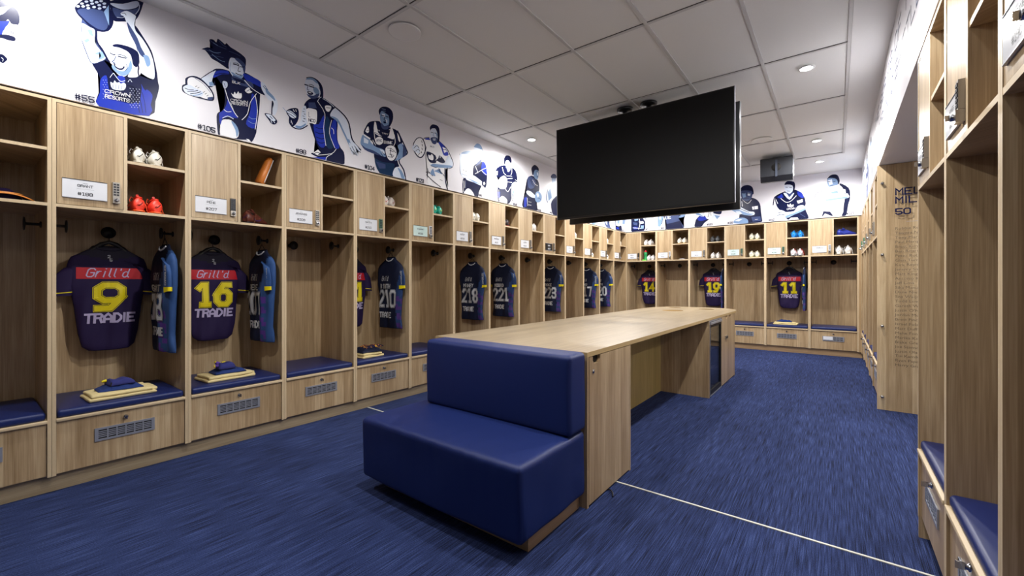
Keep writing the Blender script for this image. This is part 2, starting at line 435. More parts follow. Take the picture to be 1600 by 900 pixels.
# ================================================================== lockers
OK, OE = M['oak'], M['edge']
def panel(b, x0, y0, z0, x1, y1, z1, front=True):
    """oak board with a thin pale edge band on its front"""
    if front:
        b.box(x0, y0+.0008, z0, x1, y1, z1, OK); b.box(x0, y0, z0, x1, y0+.0008, z1, OE)
    else: b.box(x0, y0, z0, x1, y1, z1, OK)
b = MB()
panel(b, .0008, 0, .10, .018, D, TOP); panel(b, W-.018, 0, .10, W-.0008, D, TOP)
panel(b, .018, 0, TOP-.018, W-.018, D-.012, TOP); panel(b, .018, .0005, 1.702, W-.018, D-.012, 1.720)
panel(b, .320, .0005, 1.720, .338, D-.012, TOP-.018); panel(b, .018, .03, .10, W-.018, D-.012, .118)
b.box(.018, D-.012, .10, W-.018, D, TOP, OK)
ME_CARC = b.mesh('carcass')
b = MB(); panel(b, .3385, .004, 2.030, W-.0185, D-.013, 2.048); ME_SHELF = b.mesh('cubby_shelf')
b = MB(); b.rbox(.0185, -.005, .418, W-.0185, D-.013, .436, .002, OE, (1, 1, 1), 1); ME_SEAT = b.mesh('seat_board')
b = MB(); b.box(.0205, .002, 1.7225, .3175, .020, TOP-.0205, OK); ME_DOOR = b.mesh('door')
b = MB(); b.box(.0200, .010, .108, W-.0200, .028, .4155, OK); ME_DRAW = b.mesh('drawer')
def vent():
    b = MB(); x0, x1, z0, z1 = .184, .480, .250, .332; A = M['alu']; y0, y1 = .0035, .0098
    b.box(x0, .0085, z0, x1, .0098, z1, M['dark'])
    b.box(x0, y0, z0, x1, y1, z0+.013, A); b.box(x0, y0, z1-.013, x1, y1, z1, A); b.box(x0, y0, z0, x0+.017, y1, z1, A); b.box(x1-.017, y0, z0, x1, y1, z1, A)
    w = (x1-x0-.034)/6
    for i in range(1, 6): b.box(x0+.017+w*i-.0035, y0+.0008, z0+.013, x0+.017+w*i+.0035, y1, z1-.013, A)
    h = (z1-z0-.026)/5
    for i in range(1, 5): b.box(x0+.017, y0+.002, z0+.013+h*i-.0030, x1-.017, y1, z0+.013+h*i+.0030, A)
    return b.mesh('vent_grille')
ME_VENT = vent()
b = MB(); b.lathe([(.013, .0098), (.013, .004), (.009, .002), (.008, -.004), (.001, -.004)], (.332, 0, .374), M['steel'], 16, 'y')
b.box(.3295, -.026, .363, .3345, -.003, .385, M['steel']); ME_CAM = b.mesh('cam_lock')
def hook_mesh(c, axis, sgn, L=.075):
    b = MB(); s = sgn
    b.lathe([(.020, 0), (.020, s*.006), (.009, s*.010), (.009, s*(L-.010)), (.040, s*(L-.006)), (.042, s*L), (.001, s*(L+.002))], c, M['blackm'], 20, axis)
    return b.mesh('coat_hook')
HK = {'b': hook_mesh((.3335, D-.012, 1.612), 'y', -1, .08), 'l': hook_mesh((.018, .27, 1.612), 'x', 1), 'r': hook_mesh((W-.018, .27, 1.612), 'x', -1)}
def plate_mesh(name, num, kind):
    b = MB(); bg = {'w': M['plate'], 'g': M['plateg'], 'k': M['plateb']}[kind]; ink = M['inkw'] if kind == 'k' else M['ink']
    b.box(.042, -.0045, 1.767, .240, .0018, 1.878, bg); b.box(.042, -.006, 1.8775, .240, .0018, 1.881, M['ink'] if kind != 'k' else M['alu']); b.box(.042, -.006, 1.764, .240, .0018, 1.7675, M['alu'])
    f = lambda x, z: (x, -.0050, z)
    if name:
        lettering(b, name, .141, 1.836, .014, ink, f, .2, 1.15, width=min(.1, .0135*len(name)))
        lettering(b, 'HHHHH', .141, 1.856, .005, M['inkg'], f, .25, 1.0)
        b.box(.105, -.0051, 1.8235, .180, -.0046, 1.8245, M['inkg'])
    if num: lettering(b, num, .141, 1.785, .0175, ink, f, .2, 1.15)
    return b.mesh('nameplate')
def lock_mesh(k):
    b = MB(); body = {'s': M['satin'], 'g': M['lockg'], 'w': M['plate'], 'd': M['lockd']}[k]
    b.box(.2655, -.014, 1.798, .2995, .0018, 1.892, body); b.box(.2655, -.020, 1.757, .2995, .0018, 1.797, M['satin'])
    for r in range(5):
        for c in range(2): b.box(.2695+.0145*c, -.0165, 1.806+.0165*r, .2805+.0145*c, -.0138, 1.8165+.0165*r, M['ink'])
    b.lathe([(.011, -.020), (.011, -.030), (.009, -.032), (.001, -.032)], (.2825, 0, 1.777), M['steel'], 14, 'y')
    b.box(.2805, -.042, 1.768, .2845, -.030, 1.787, M['steel'])
    return b.mesh('keypad_lock')
M['lockg'] = mat('green_lock_face', '4d7a64', .35); M['lockd'] = mat('dark_lock_face', '3a3a3c', .35)
LOCKS = {k: lock_mesh(k) for k in 'sgwd'}
def cushion_mesh(seed=0):
    b = MB()
    def disp(p, n):
        t = noise.noise(Vector((p.x*6+seed, p.y*6, 0)))
        cz = (1-((p.x-.33)/.32)**2)*(1-((p.y-.3)/.3)**2)
        return (0, 0, (t*.002+cz*.004) if n.z > .3 else 0)
    b.rbox(.0225, .006, .4365, W-.0225, D-.02, .482, .016, M['vinyl'], (8, 8, 1), 3, disp)
    return b.mesh('seat_cushion')
CUSH = [cushion_mesh(i*5.3) for i in range(3)]
def unit_xf(bank, i):
    if bank == 'L': return (XL, .3618-W/2+W/2-0+W*i, 0), PI/2
    if bank == 'B': return (XL-.018+W*i, YB, 0), 0
    if bank == 'N': return (XR, YN-W*i, 0), -PI/2          # near right bank
    if bank == 'F': return (XR, YB-.165-W*i, 0), -PI/2       # far right bank
def locker(bank, i, label, cname, name='', num='', kind='w', lock='s', hooks='blr', paper=False):
    loc, rz = unit_xf(bank, i)
    r = empty('locker', loc, rz)
    tag(r, label, 'locker', {'L': 'oak lockers along the left wall', 'B': 'oak lockers along the back wall', 'N': 'oak lockers on the right near the camera', 'F': 'oak lockers on the right beyond the alcove'}[bank])
    put('carcass', ME_CARC, r); put('cubby_shelf', ME_SHELF, r); put('seat_board', ME_SEAT, r)
    d = put('door', ME_DOOR, r); put('nameplate', plate_mesh(name, num, kind), d); put('keypad_lock', LOCKS[lock], d)
    dr = put('drawer', ME_DRAW, r); put('vent_grille', ME_VENT, dr); put('cam_lock', ME_CAM, dr)
    for h in hooks: put('coat_hook', HK[h], r)
    c = put('seat_cushion', CUSH[i % 3], None, loc, (0, 0, rz))
    tag(c, 'navy vinyl seat pad in '+cname, 'cushion', 'navy seat pads in the lockers')
    return r
LN = [  # left bank from the camera on: what tells each apart
 ('L', -1, 'left-edge locker cut by the photo frame, with a cap in its lower cubby', 'the locker cut by the left edge of the photo', '', '', 'w', 's'),
 ('L', 0, 'light oak locker with white #188 plate, red boots and the number 9 jersey', 'the red boots locker', 'GRANT', '#188', 'w', 's'),
 ('L', 1, 'light oak locker with white #207 plate, tan leather roll and number 16 jersey', 'the locker with the leather roll', 'PENE', '#207', 'w', 'd'),
 ('L', 2, 'empty light oak locker with white #209 plate on the left wall', 'the wholly empty locker before the folded shirt pile', 'JENNINGS', '#209', 'w', 's'),
 ('L', 3, 'light oak locker with #210 plate and a jersey reading 210', 'the locker with the folded shirt pile', 'SMITH', '#210', 'w', 'g'),
 ('L', 4, 'light oak locker with pale green plate and teal boots on the left wall', 'the locker with the teal boots above', 'WISHART', '#215', 'g', 'w'),
 ('L', 5, 'light oak locker whose seat holds purple cloth, jersey 218 inside', 'the locker with the purple cloth, behind the couch', 'MEANEY', '#218', 'w', 's'),
 ('L', 6, 'light oak locker holding the jersey numbered 221, dark red boots above', 'the locker with dark red boots', 'MACDONALD', '#221', 'w', 's'),
 ('L', 7, 'light oak locker with empty hanging space between the 221 and 223 jerseys', 'the jerseyless locker just before the black nameplate', 'LOIERO', '#222', 'w', 's'),
 ('L', 8, 'light oak locker with a black nameplate on the left wall', 'the locker with the black nameplate', 'DRAKE', '#223', 'k', 's'),
 ('L', 9, 'light oak locker without a jersey right after the black nameplate one', 'the locker after the black nameplate one', 'COATES', '#216', 'w', 's'),
 ('L', 10, 'light oak locker with yellow soled boots in its lower cubby, third from the left corner', 'the third locker from the left back corner', 'KING', '#217', 'w', 's'),
 ('L', 11, 'light oak locker second from the left back corner, boots in both cubbies', 'the second locker from the left back corner', 'HOWARTH', '#220', 'w', 's'),
 ('L', 12, 'light oak locker last on the left wall, touching the back corner', 'the last locker of the left wall', 'FA', '#219', 'w', 's'),
 ('B', 0, 'back wall locker in the left corner with green bottle and number 14 jersey', 'the back wall locker with the green bottle', 'BROWN', '#214', 'w', 'd'),
 ('B', 1, 'back wall locker with empty hanging space between jerseys 14 and 19', 'the back wall locker with the shin guard', 'LEWIS', '#212', 'w', 'w'),
 ('B', 2, 'back wall locker holding the number 19 jersey', 'the back wall locker with grey boots', 'TUI', '#211', 'w', 's'),
 ('B', 3, 'back wall locker with pale green plate and two pairs of cream boots', 'the back wall locker with cream boots', 'LEUTA', '#206', 'g', 'g'),
 ('B', 4, 'back wall locker holding the number 11 jersey under blue and red boots', 'the back wall locker with blue boots', 'VUNI', '#208', 'g', 'g'),
 ('B', 5, 'back wall locker in the right corner, empty below large white shoes', 'the right corner locker of the back wall', 'WARBRICK', '', 'w', 'w'),
 ('N', 0, 'right-hand locker next to the alcove, farther of the near ones', 'the near right locker next to the alcove', 'MUNSTER', '#187', 'w', 's'),
 ('N', 1, 'right-hand locker second from the alcove, nearer the camera', 'the second near right locker from the alcove', 'HYNES', '#166', 'w', 's'),
 ('N', 2, 'right-hand locker nearest the camera, cut by the right photo edge', 'the right locker nearest the camera', 'FINUCANE', '#190', 'w', 's'),
]
for a in LN: locker(*a[:4], name=a[4], num=a[5], kind=a[6], lock=a[7], hooks='blr' if a[0] != 'N' else 'b')
for i in range(5):
    pos = ['closest to the back wall', 'second from the back wall', 'in the middle of the five', 'second from the honour board', 'next to the honour board'][i]
    locker('F', i, 'narrowly seen right wall locker beyond the alcove, '+pos, 'the far right locker '+pos, 'NAS', '#2'+str(i)+'0', 'w', 's' if i > 1 else 'g')
for nm, bx, lab in (('plinth', (XL-.061, -.305, 0, XL-.043, YB+.04, .0995), 'long oak plinth under the left wall lockers'),
                ('plinth', (XL-.04, YB+.043, 0, XR+.03, YB+.061, .0995), 'oak plinth under the back wall lockers')):
    b = MB(); b.box(*bx, M['oak_y'] if bx[3]-bx[0] < .1 else M['oak_x']); tag(b.build(nm), lab, 'plinth')
b = MB(); b.box(XR+.043, YN-3*W, 0, XR+.061, YN-.0185, .0995, M['oak_y']); b.box(XR+.002, YN-.018, 0, XR+D, YN, .0995, OK)
tag(b.build('plinth'), 'oak plinth under the near right lockers', 'plinth')
b = MB(); b.box(XR+.043, YH+.07, 0, XR+.061, YB+.04, .0995, M['oak_y']); tag(b.build('plinth'), 'oak plinth under the far right lockers', 'plinth')
# corner fillers
b = MB(); b.box(XL-.018+6*W+.001, YB+.001, .10, XR+.02, YB+.02, TOP, OK); tag(b.build('corner_filler'), 'narrow upright oak filler in the right back corner', 'filler panel')
b = MB(); b.box(XR+.001, YB-.164, .10, XR+.02, YB, TOP, OK); tag(b.build('corner_filler'), 'upright oak filler ending the right locker row at the back', 'filler panel')
# ------------------------------------------------------------------ honour board in the alcove
r = empty('honour_board', (XR, YH, 0)); tag(r, 'tall oak end panel with clear honour board of names in the alcove', 'honour board')
b = MB(); b.box(.0, 0, .0, 2.1, .0105, BR-.003, OK); b.box(-.0006, .0, 0, 0, .0105, BR-.003, OE); b.build('oak_panel', r)
b = MB(); b.box(.024, -.034, .02, 1.15, -.028, 2.29, M['acrylic']); ac = b.build('clear_sheet', r)
for z in (2.219, 1.522, .825, .134):
    b = MB(); b.lathe([(.012, 0), (.012, -.036), (.013, -.038), (.001, -.040)], (.036, 0, z), M['satin'], 16, 'y'); b.build('standoff', r)
b = MB(); f = lambda x, z: (x, -.0352, z); NV = PR['n']
def ltxt(t, z, h, wf=.2, st=1.25): 
    s, L = text_strokes(t); lettering(b, t, .135+L*h/6*st/2, z, h, NV, f, wf, st)
ltxt('MELB', 2.093, .058); ltxt('MILE', 2.012, .058); ltxt('50', 1.905, .052, .22)
b.build('board_heading', r, None)
b = MB(); b.box(.21, -.0355, 1.83, .36, -.035, 1.833, M['inkg'])
names = ['Robbie Ros', 'Tawera Nika', 'Tony Martin', 'Paul Marque', 'Brett Kimmo', 'Ben Roarty', 'Peter Robin', 'Glen Turner', 'Kirk Reynold', 'Jeremy Smi', 'Matt King', 'Antonio Kau', 'Jeff Lima',
         'Sika Manu', 'Dane Nielse', 'Sisa Waqa', 'Todd Lowrie', 'Gareth Widd', "Justin O'Ne", 'Jordan McL', 'Brett Finch', 'Israel Folau', 'Matt Duffie', 'Mahe Fonua', 'Marika Koro', 'Blake Green', 'Joe Stimso', 'Justin Olam', 'Tui Kamikar', 'Ryan Papen', 'Harry Grant']
for i, nme in enumerate(names):
    z = 1.757-i*(1.757-.447)/30
    font_mesh(b, nme, .036, M['board_ink'] if 'board_ink' in M else M.setdefault('board_ink', mat('board_ink', '5a4a38', .5)), lambda x, y, z=z: (.128+x*1.12, -.0353, z+y))
b.build('board_names', r)
# fixed oak end panel of the far right bank seen as its edge is part of the board above

# ================================================================== island: couch, table, fridge
TX0, TX1, TY0, TY1, TH = -2.312, -1.094, 2.123, 6.403, .863
r = empty('island_table', (0, 0, 0)); tag(r, 'long oak island table with a rounded far end and built-in cupboards', 'table')
def top_outline():
    p = [(TX0, TY0), (TX1, TY0)]
    n = 22; cx, rx, ry = (TX0+TX1)/2, (TX1-TX0)/2, .70
    for i in range(n+1):
        a = PI*i/n; c, s = math.cos(a), math.sin(a)
        p.append((cx+rx*math.copysign(abs(c)**.75, c), TY1-.02+ry*abs(s)**.85))
    return p
def holed_slab(outer, holes, z0, z1, m, me):
    bm = bmesh.new(); edges = []
    loops = [outer]+holes; rings = []
    for lp in loops:
        vs = [bm.verts.new((x, y, z1)) for x, y in lp]; rings.append(vs)
        edges += [bm.edges.new((vs[i], vs[(i+1) % len(vs)])) for i in range(len(vs))]
    bmesh.ops.triangle_fill(bm, use_beauty=True, use_dissolve=False, edges=edges)
    top = [[v.index for v in f.verts] for f in (bm.verts.index_update() or bm.faces)]
    b = MB(); co = [v.co.copy() for v in bm.verts]; n = len(co)
    fs = []
    for f in top:
        a, c, d = [co[i] for i in f]
        if (c-a).cross(d-a).z < 0: f = f[::-1]
        fs.append(tuple(f))
    b.add(co, fs, m); b.add([(c.x, c.y, z0) for c in co], [t[::-1] for t in fs], m)
    off = 0
    for lp in loops:
        k = len(lp); vs = [(x, y, z0) for x, y in lp]+[(x, y, z1) for x, y in lp]
        b.add(vs, [(i, (i+1) % k, k+(i+1) % k, k+i) for i in range(k)], me)
    bm.free(); return b
holes = []
for cx, cy, rr in ((-1.80, 6.02, .14), (-1.50, 6.62, .105), (-2.0, 6.80, .09)):
    holes.append([(cx+rr*math.cos(2*PI*k/28), cy+rr*math.sin(2*PI*k/28)) for k in range(28)])
holed_slab(top_outline(), holes, TH-.027, TH, M['oak_y'], M['edge_d'] if 'edge_d' in M else M.setdefault('edge_d', mat('table_edge', 'b89d6e', .5))).build('tabletop', r)
b = MB(); b.box(TX0+.01, TY0+.02, .02, TX1-.03, TY0+.6, TH-.0275, OK); b.box(TX0, TY0, 0, TX1, TY0+.018, TH-.0275, OK)
b.box(TX0+.01, TY0+.605, 0, TX1-.001, TY0+.625, TH-.0275, OK); b.build('end_cupboard', r)
def notch_door(b, y0, y1, z0, z1, ny0, ny1, nz, x0, x1):
    """door in a YZ plane with a finger notch cut from its top edge"""
    c = .012
    poly = [(y0, z0), (y1, z0), (y1, z1), (ny1, z1), (ny1, nz+c), (ny1-c, nz), (ny0+c, nz), (ny0, nz+c), (ny0, z1), (y0, z1)]
    # two slabs beside and one below the notch keep the faces convex
    b.box(x0, y0, z0, x1, y1, nz, OK); b.box(x0, y0, nz, x1, ny0, z1, OK); b.box(x0, ny1, nz, x1, y1, z1, OK)
    for ya, s in ((ny0, 1), (ny1, -1)):
        b.prism([(ya, nz), (ya+s*c*1.6, nz), (ya, nz+c*1.6)], x0, x1, OK, lambda y, z, x: (x, y, z))
b = MB(); notch_door(b, 2.146, 2.722, .012, TH-.031, 2.19, 2.285, .790, TX1-.019, TX1); dr = b.build('cupboard_door', r)
b = MB(); b.lathe([(.011, 0), (.011, .004), (.001, .005)], (TX1, 2.197, .748), M['steel'], 16, 'x'); b.build('door_lock', dr)
b = MB(); b.box(TX1-.03, 2.18, .78, TX1-.0195, 2.30, TH-.03, M['dark']); b.build('notch_shade', r)  # dark sheet standing in for the shade behind the finger notch
b = MB(); b.box(-1.625, TY0+.6, 0, -1.612, 4.949, TH-.0275, M['oak_k'] if 'oak_k' in M else M.setdefault('oak_k', wood('oak_knee_panel', 'z', 'a08850', 'b89e62', 'c8b078'))); b.build('knee_panel', r)
b = MB(); b.box(TX0+.01, 4.949, 0, TX1, 4.969, TH-.0275, OK); b.box(TX0+.01, 5.575, 0, TX1-.0195, 5.593, TH-.0275, OK); b.box(TX0+.01, 4.969, .02, TX0+.03, 6.38, TH-.0275, OK)
b.build('side_panel', r)
b = MB(); b.box(TX0+.03, 5.593, .01, TX1-.0195, TY1-.018, TH-.0275, M['oak']); b.box(TX0+.01, TY1-.018, 0, TX1, TY1, TH-.0275, OK); b.build('far_cupboard', r)
b = MB(); notch_door(b, 5.578, 5.968, .012, TH-.031, 5.80, 5.90, .800, TX1-.019, TX1); d2 = b.build('cupboard_door', r)
b = MB(); b.box(TX1, 5.77, .548, TX1+.012, 5.90, .592, M['satin']); b.box(TX1+.012, 5.785, .558, TX1+.014, 5.885, .582, M['ink']); b.build('door_lock', d2)
b = MB(); notch_door(b, 5.972, 6.384, .012, TH-.031, 6.03, 6.13, .800, TX1-.019, TX1); b.build('cupboard_door', r)
b = MB(); b.box(TX0+.001, TY0+.64, 0, TX0+.018, TY1, TH-.0275, OK); b.build('far_side_panel', r)
# fridge
r = empty('bar_fridge', (TX1, 5.26, 0)); tag(r, 'under-counter bar fridge with dark glass door built into the island', 'fridge')
b = MB(); b.box(-.5, -.285, .005, -.46, .31, TH-.07, M['black']); b.box(-.46, -.285, .005, -.03, -.27, TH-.07, M['black']); b.box(-.46, .295, .005, -.03, .31, TH-.07, M['black'])
b.box(-.46, -.27, .005, -.03, .295, .02, M['black']); b.box(-.46, -.27, TH-.085, -.03, .295, TH-.07, M['black']); b.build('cabinet', r)
b = MB()
for z in (.25, .47, .66): b.box(-.44, -.27, z, -.06, .295, z+.006, M['satin'])
b.build('wire_shelf', r)
b = MB(); y0, y1, z0, z1 = -.27, .30, .02, TH-.075; fr = M['blackm']
b.box(-.028, y0, z0, 0, y0+.03, z1, fr); b.box(-.028, y1-.03, z0, 0, y1, z1, fr); b.box(-.028, y0+.03, z0, 0, y1-.03, z0+.05, fr); b.box(-.028, y0+.03, z1-.03, 0, y1-.03, z1, fr)
dd = b.build('door', r)
b = MB(); b.box(-.018, y0+.03, z0+.05, -.010, y1-.03, z1-.03, M['fglass']); b.build('glass_pane', dd, None)
b = MB(); b.box(-.004, y0, z1+.002, .012, y1, z1+.024, M['alu']); b.box(.001, y0-.002, .006, .004, y1, .018, M['alu']); b.box(.0005, y0-.004, z0, .003, y0+.006, z1, M['alu']); b.build('metal_handle', dd)
b = MB(); b.box(-.02, -.285, z1+.03, -.002, .31, TH-.03, M['alu']); b.build('top_grille', r)

# couch at the near end of the island
r = empty('couch', (-1.70, 1.8, 0)); tag(r, 'low navy vinyl two-part couch on an oak plinth at the near end of the table', 'couch')
def wr(p, n):
    dx = dy = dz = 0.0
    fx = p.x
    if n.z > .2: # crown of the seat plus soft pucker near the front edge
        dz = .012*(1-(abs(fx)/.6)**3)*(1-min(1, abs((p.y+.05)/.3))**3)
        dz += .0035*noise.noise(Vector((fx*14, p.y*3+4, 0)))*max(0, min(1, (-p.y+.05)/.25))
    if n.y < -.2:
        dy = -.010*(1-(abs(fx)/.6)**2)+.0045*noise.noise(Vector((fx*22, p.z*3, 7)))*max(0, (p.z-.12)/.33)
        dy += .006*noise.noise(Vector((fx*3, p.z*4, 2)))
        dy -= .02*(p.z-.3)
    if abs(n.x) > .5: dx = .006*noise.noise(Vector((p.y*5, p.z*5, 3)))
    return (dx, dy, dz)
b = MB(); b.rbox(-.585, -.30, .083, .603, .315, .438, .03, M['vinyl2'], (44, 24, 12), 4, wr); b.build('seat', r)
def wb(p, n):
    dy = -.012*(1-(abs(p.x)/.6)**2)*(1-((p.z-.65)/.22)**2) if n.y < -.5 else 0
    return (.004*noise.noise(Vector((p.y*5, p.z*5, 3))) if abs(n.x) > .5 else 0, dy, .003*noise.noise(Vector((p.x*4, 0, 1))) if n.z > .5 else 0)
b = MB(); b.rbox(-.50, .135, .442, .603, .318, .868, .026, M['vinyl2'], (40, 6, 14), 4, wb); b.build('backrest', r)
b = MB(); b.box(-.50, -.18, 0, .562, .31, .082, M['oak_x']); b.build('plinth', r)

# ================================================================== hanging screens
def screen(name, y, s, W_, H_, zc, xc, label):
    r = empty(name, (xc, y, zc)); tag(r, label, 'television', 'back to back televisions')
    t = .045*s
    b = MB(); b.rbox(-W_/2, min(0, t), -H_/2, W_/2, max(0, t), H_/2, .006, M['bezel'], (1, 1, 1), 2); b.rbox(-W_/2+.12, min(t, t+.03*s), -H_/2+.1, W_/2-.12, max(t, t+.03*s), H_/2-.25, .01, M['black'], (1, 1, 1), 2); b.build('casing', r)
    b = MB(); b.box(-W_/2+.012, min(-.001*s, .002*s), -H_/2+.022, W_/2-.012, max(-.001*s, .002*s), H_/2-.012, M['screen']); b.build('display', r)
    b = MB(); b.box(-W_/2-.002, min(0, .012*s), -H_/2, -W_/2+.002, max(0, .012*s), H_/2, M['alu']); b.box(W_/2-.002, min(0, .012*s), -H_/2, W_/2+.002, max(0, .012*s), H_/2, M['alu']); b.build('edge_trim', r)
    r.rotation_euler = (math.radians(-1.1*s) if False else .019*s, 0, 0)
    return r
screen('television', 4.25, 1, 1.855, 1.04, 2.492, -1.653, 'large black wall-sized television hanging from the ceiling, facing the camera')
screen('television', 4.62, -1, 1.855, 1.04, 2.474, -1.665, 'second television hung behind the first, facing the back wall')
r = empty('ceiling_mount', (-1.7, 4.435, CEIL)); tag(r, 'black twin pole ceiling mount carrying the televisions', 'tv mount')
for x in (-.13, .13):
    b = MB(); b.lathe([(.001, 0), (.085, 0), (.085, -.02), (.06, -.03), (.026, -.032), (.025, -.72), (.001, -.72)], (x, 0, 0), M['black'], 24); b.build('pole', r)
b = MB(); b.box(-.5, -.06, -.50, .5, .06, -.44, M['black']); b.box(-.5, -.06, -.80, .5, .06, -.70, M['black']); b.build('cross_bar', r)

# ================================================================== loudspeaker under the ceiling
r = empty('loudspeaker', (-.715, 7.52, 2.94)); r.scale = (1.1, 1.1, 1.05); r.rotation_euler = (math.radians(8), 0, math.radians(3))
tag(r, 'black box loudspeaker hung under the ceiling before the back wall mural', 'loudspeaker')
b = MB(); b.prism([(-.145, .16), (-.175, .14), (-.175, -.09), (-.12, -.165), (.10, -.165), (.16, .16)], -.185, .185, M['spk'] if 'spk' in M else M.setdefault('spk', mat('speaker_black', '24262c', .45, bump=.3, bscale=300)), lambda y, z, x: (x, y, z)); b.build('cabinet', r)
b = MB(); b.lathe([(.055, -.176), (.055, -.178), (.001, -.178)], (0, 0, .03), M['dark'], 24, 'y'); b.build('handle_recess', r)
b = MB(); b.box(-.012, -.182, -.10, .012, -.176, .13, M['strap'] if 'strap' in M else M.setdefault('strap', mat('speaker_strap', '3c4250', .4))); b.build('handle', r)
b = MB()
for q, z in enumerate((.10, .04, -.02, -.09)): b.lathe([(.022, .185), (.020, .200), (.001, .202)], (0, .03*(q % 2), z), M['satin'], 12, 'x')
b.box(.186, -.10, -.12, .196, -.05, .12, M['alu']); b.build('side_fittings', r)
b = MB(); b.box(-.05, -.03, .155, .05, .03, .176, M['black']); b.build('bracket', r)
# ================================================================== printed player figures on the white walls
def wallmap(plane):
    if plane == 'L': return lambda off: (lambda u, v: at_plane(u, v, 0, XL-.012+off))
    if plane == 'B':
        def f(off):
            def g(u, v): 
                p = at_plane(u, v, 1, YB+.012-off); return p
            return g
        return f
    return lambda off: (lambda u, v: at_plane(u, v, 0, XR+.012-off))
def smooth_loop(p, k=3):
    n = len(p)
    if n < 5: return p
    out = []
    for i in range(n):
        a, b_, c, d = [Vector(p[(i+j-1) % n]) for j in range(4)]
        for t in range(k):
            t /= k
            out.append(tuple(.5*((2*b_)+(c-a)*t+(2*a-5*b_+4*c-d)*t*t+(-a+3*b_-3*c+d)*t**3)))
    return out
def parse(s):
    return [tuple(float(q) for q in w.split(',')) for w in s.split()]
def figure(plane, ox, oy, sc, layers, label, top=None):
    """layers: (colour, 'x,y x,y ...') polygon, (colour, width, 'pts') stroke, ('T', colour, text, x0,y0,x1,y1,h)"""
    mk = wallmap(plane); b = MB()
    Z0 = TOP+.022 if plane == 'B' or plane == 'L' else 0
    for li, L in enumerate(layers):
        off = .0004+.00005*li
        g = mk(off); f = lambda x, y: g(ox+x/sc, oy+y/sc)
        if L[0] == 'T':
            _, c, txt, x0, y0, x1, y1, h = L
            st, LL = text_strokes(txt, 1.2)
            for pl in st:
                strip(b, [(p[0]/LL, p[1]/6) for p in pl], .0, PR[c], lambda a, q: f(x0+(x1-x0)*a, y0+(y1-y0)*a-q*h)) if False else None
                pts = [(p[0]/LL, p[1]/6) for p in pl]
                for i in range(len(pts)-1):
                    A = Vector((x0+(x1-x0)*pts[i][0], y0+(y1-y0)*pts[i][0]-pts[i][1]*h)); B = Vector((x0+(x1-x0)*pts[i+1][0], y0+(y1-y0)*pts[i+1][0]-pts[i+1][1]*h))
                    strip(b, [A, B], h*.19, PR[c], f)
            continue
        if isinstance(L[1], (int, float)):
            p = parse(L[2])
            if len(p) > 2:
                q = []
                for i in range(len(p)-1):
                    a, b1, c1, d = [Vector(p[max(0, min(len(p)-1, i+j-1))]) for j in range(4)]
                    for t in (0, .33, .66): q.append(tuple(.5*((2*b1)+(c1-a)*t+(2*a-5*b1+4*c1-d)*t*t+(-a+3*b1-3*c1+d)*t**3)))
                q.append(p[-1]); p = q
            strip(b, p, L[1], PR[L[0]], f)
            continue
        p = parse(L[1])
        if len(L) < 3: p = smooth_loop(p)
        pts = [f(x, y) for x, y in p]
        zt = CEIL-.002
        pts = [Vector((q.x, q.y, min(zt, max(BH+.002, q.z)))) for q in pts]
        bm = bmesh.new(); vs = [bm.verts.new(q) for q in pts]
        ok = []
        for i, v in enumerate(vs):
            if (v.co-vs[i-1].co).length > 1e-5: ok.append(v)
        try:
            fc = bm.faces.new(ok); bmesh.ops.triangulate(bm, faces=[fc], ngon_method='EAR_CLIP')
            bm.verts.index_update(); b.add([v.co.copy() for v in bm.verts], [[v.index for v in t.verts] for t in bm.faces], PR[L[0]])
        except ValueError: pass
        bm.free()
    o = b.build('player_print'); tag(o, label, 'wall print', 'printed player figures above the lockers'); return o

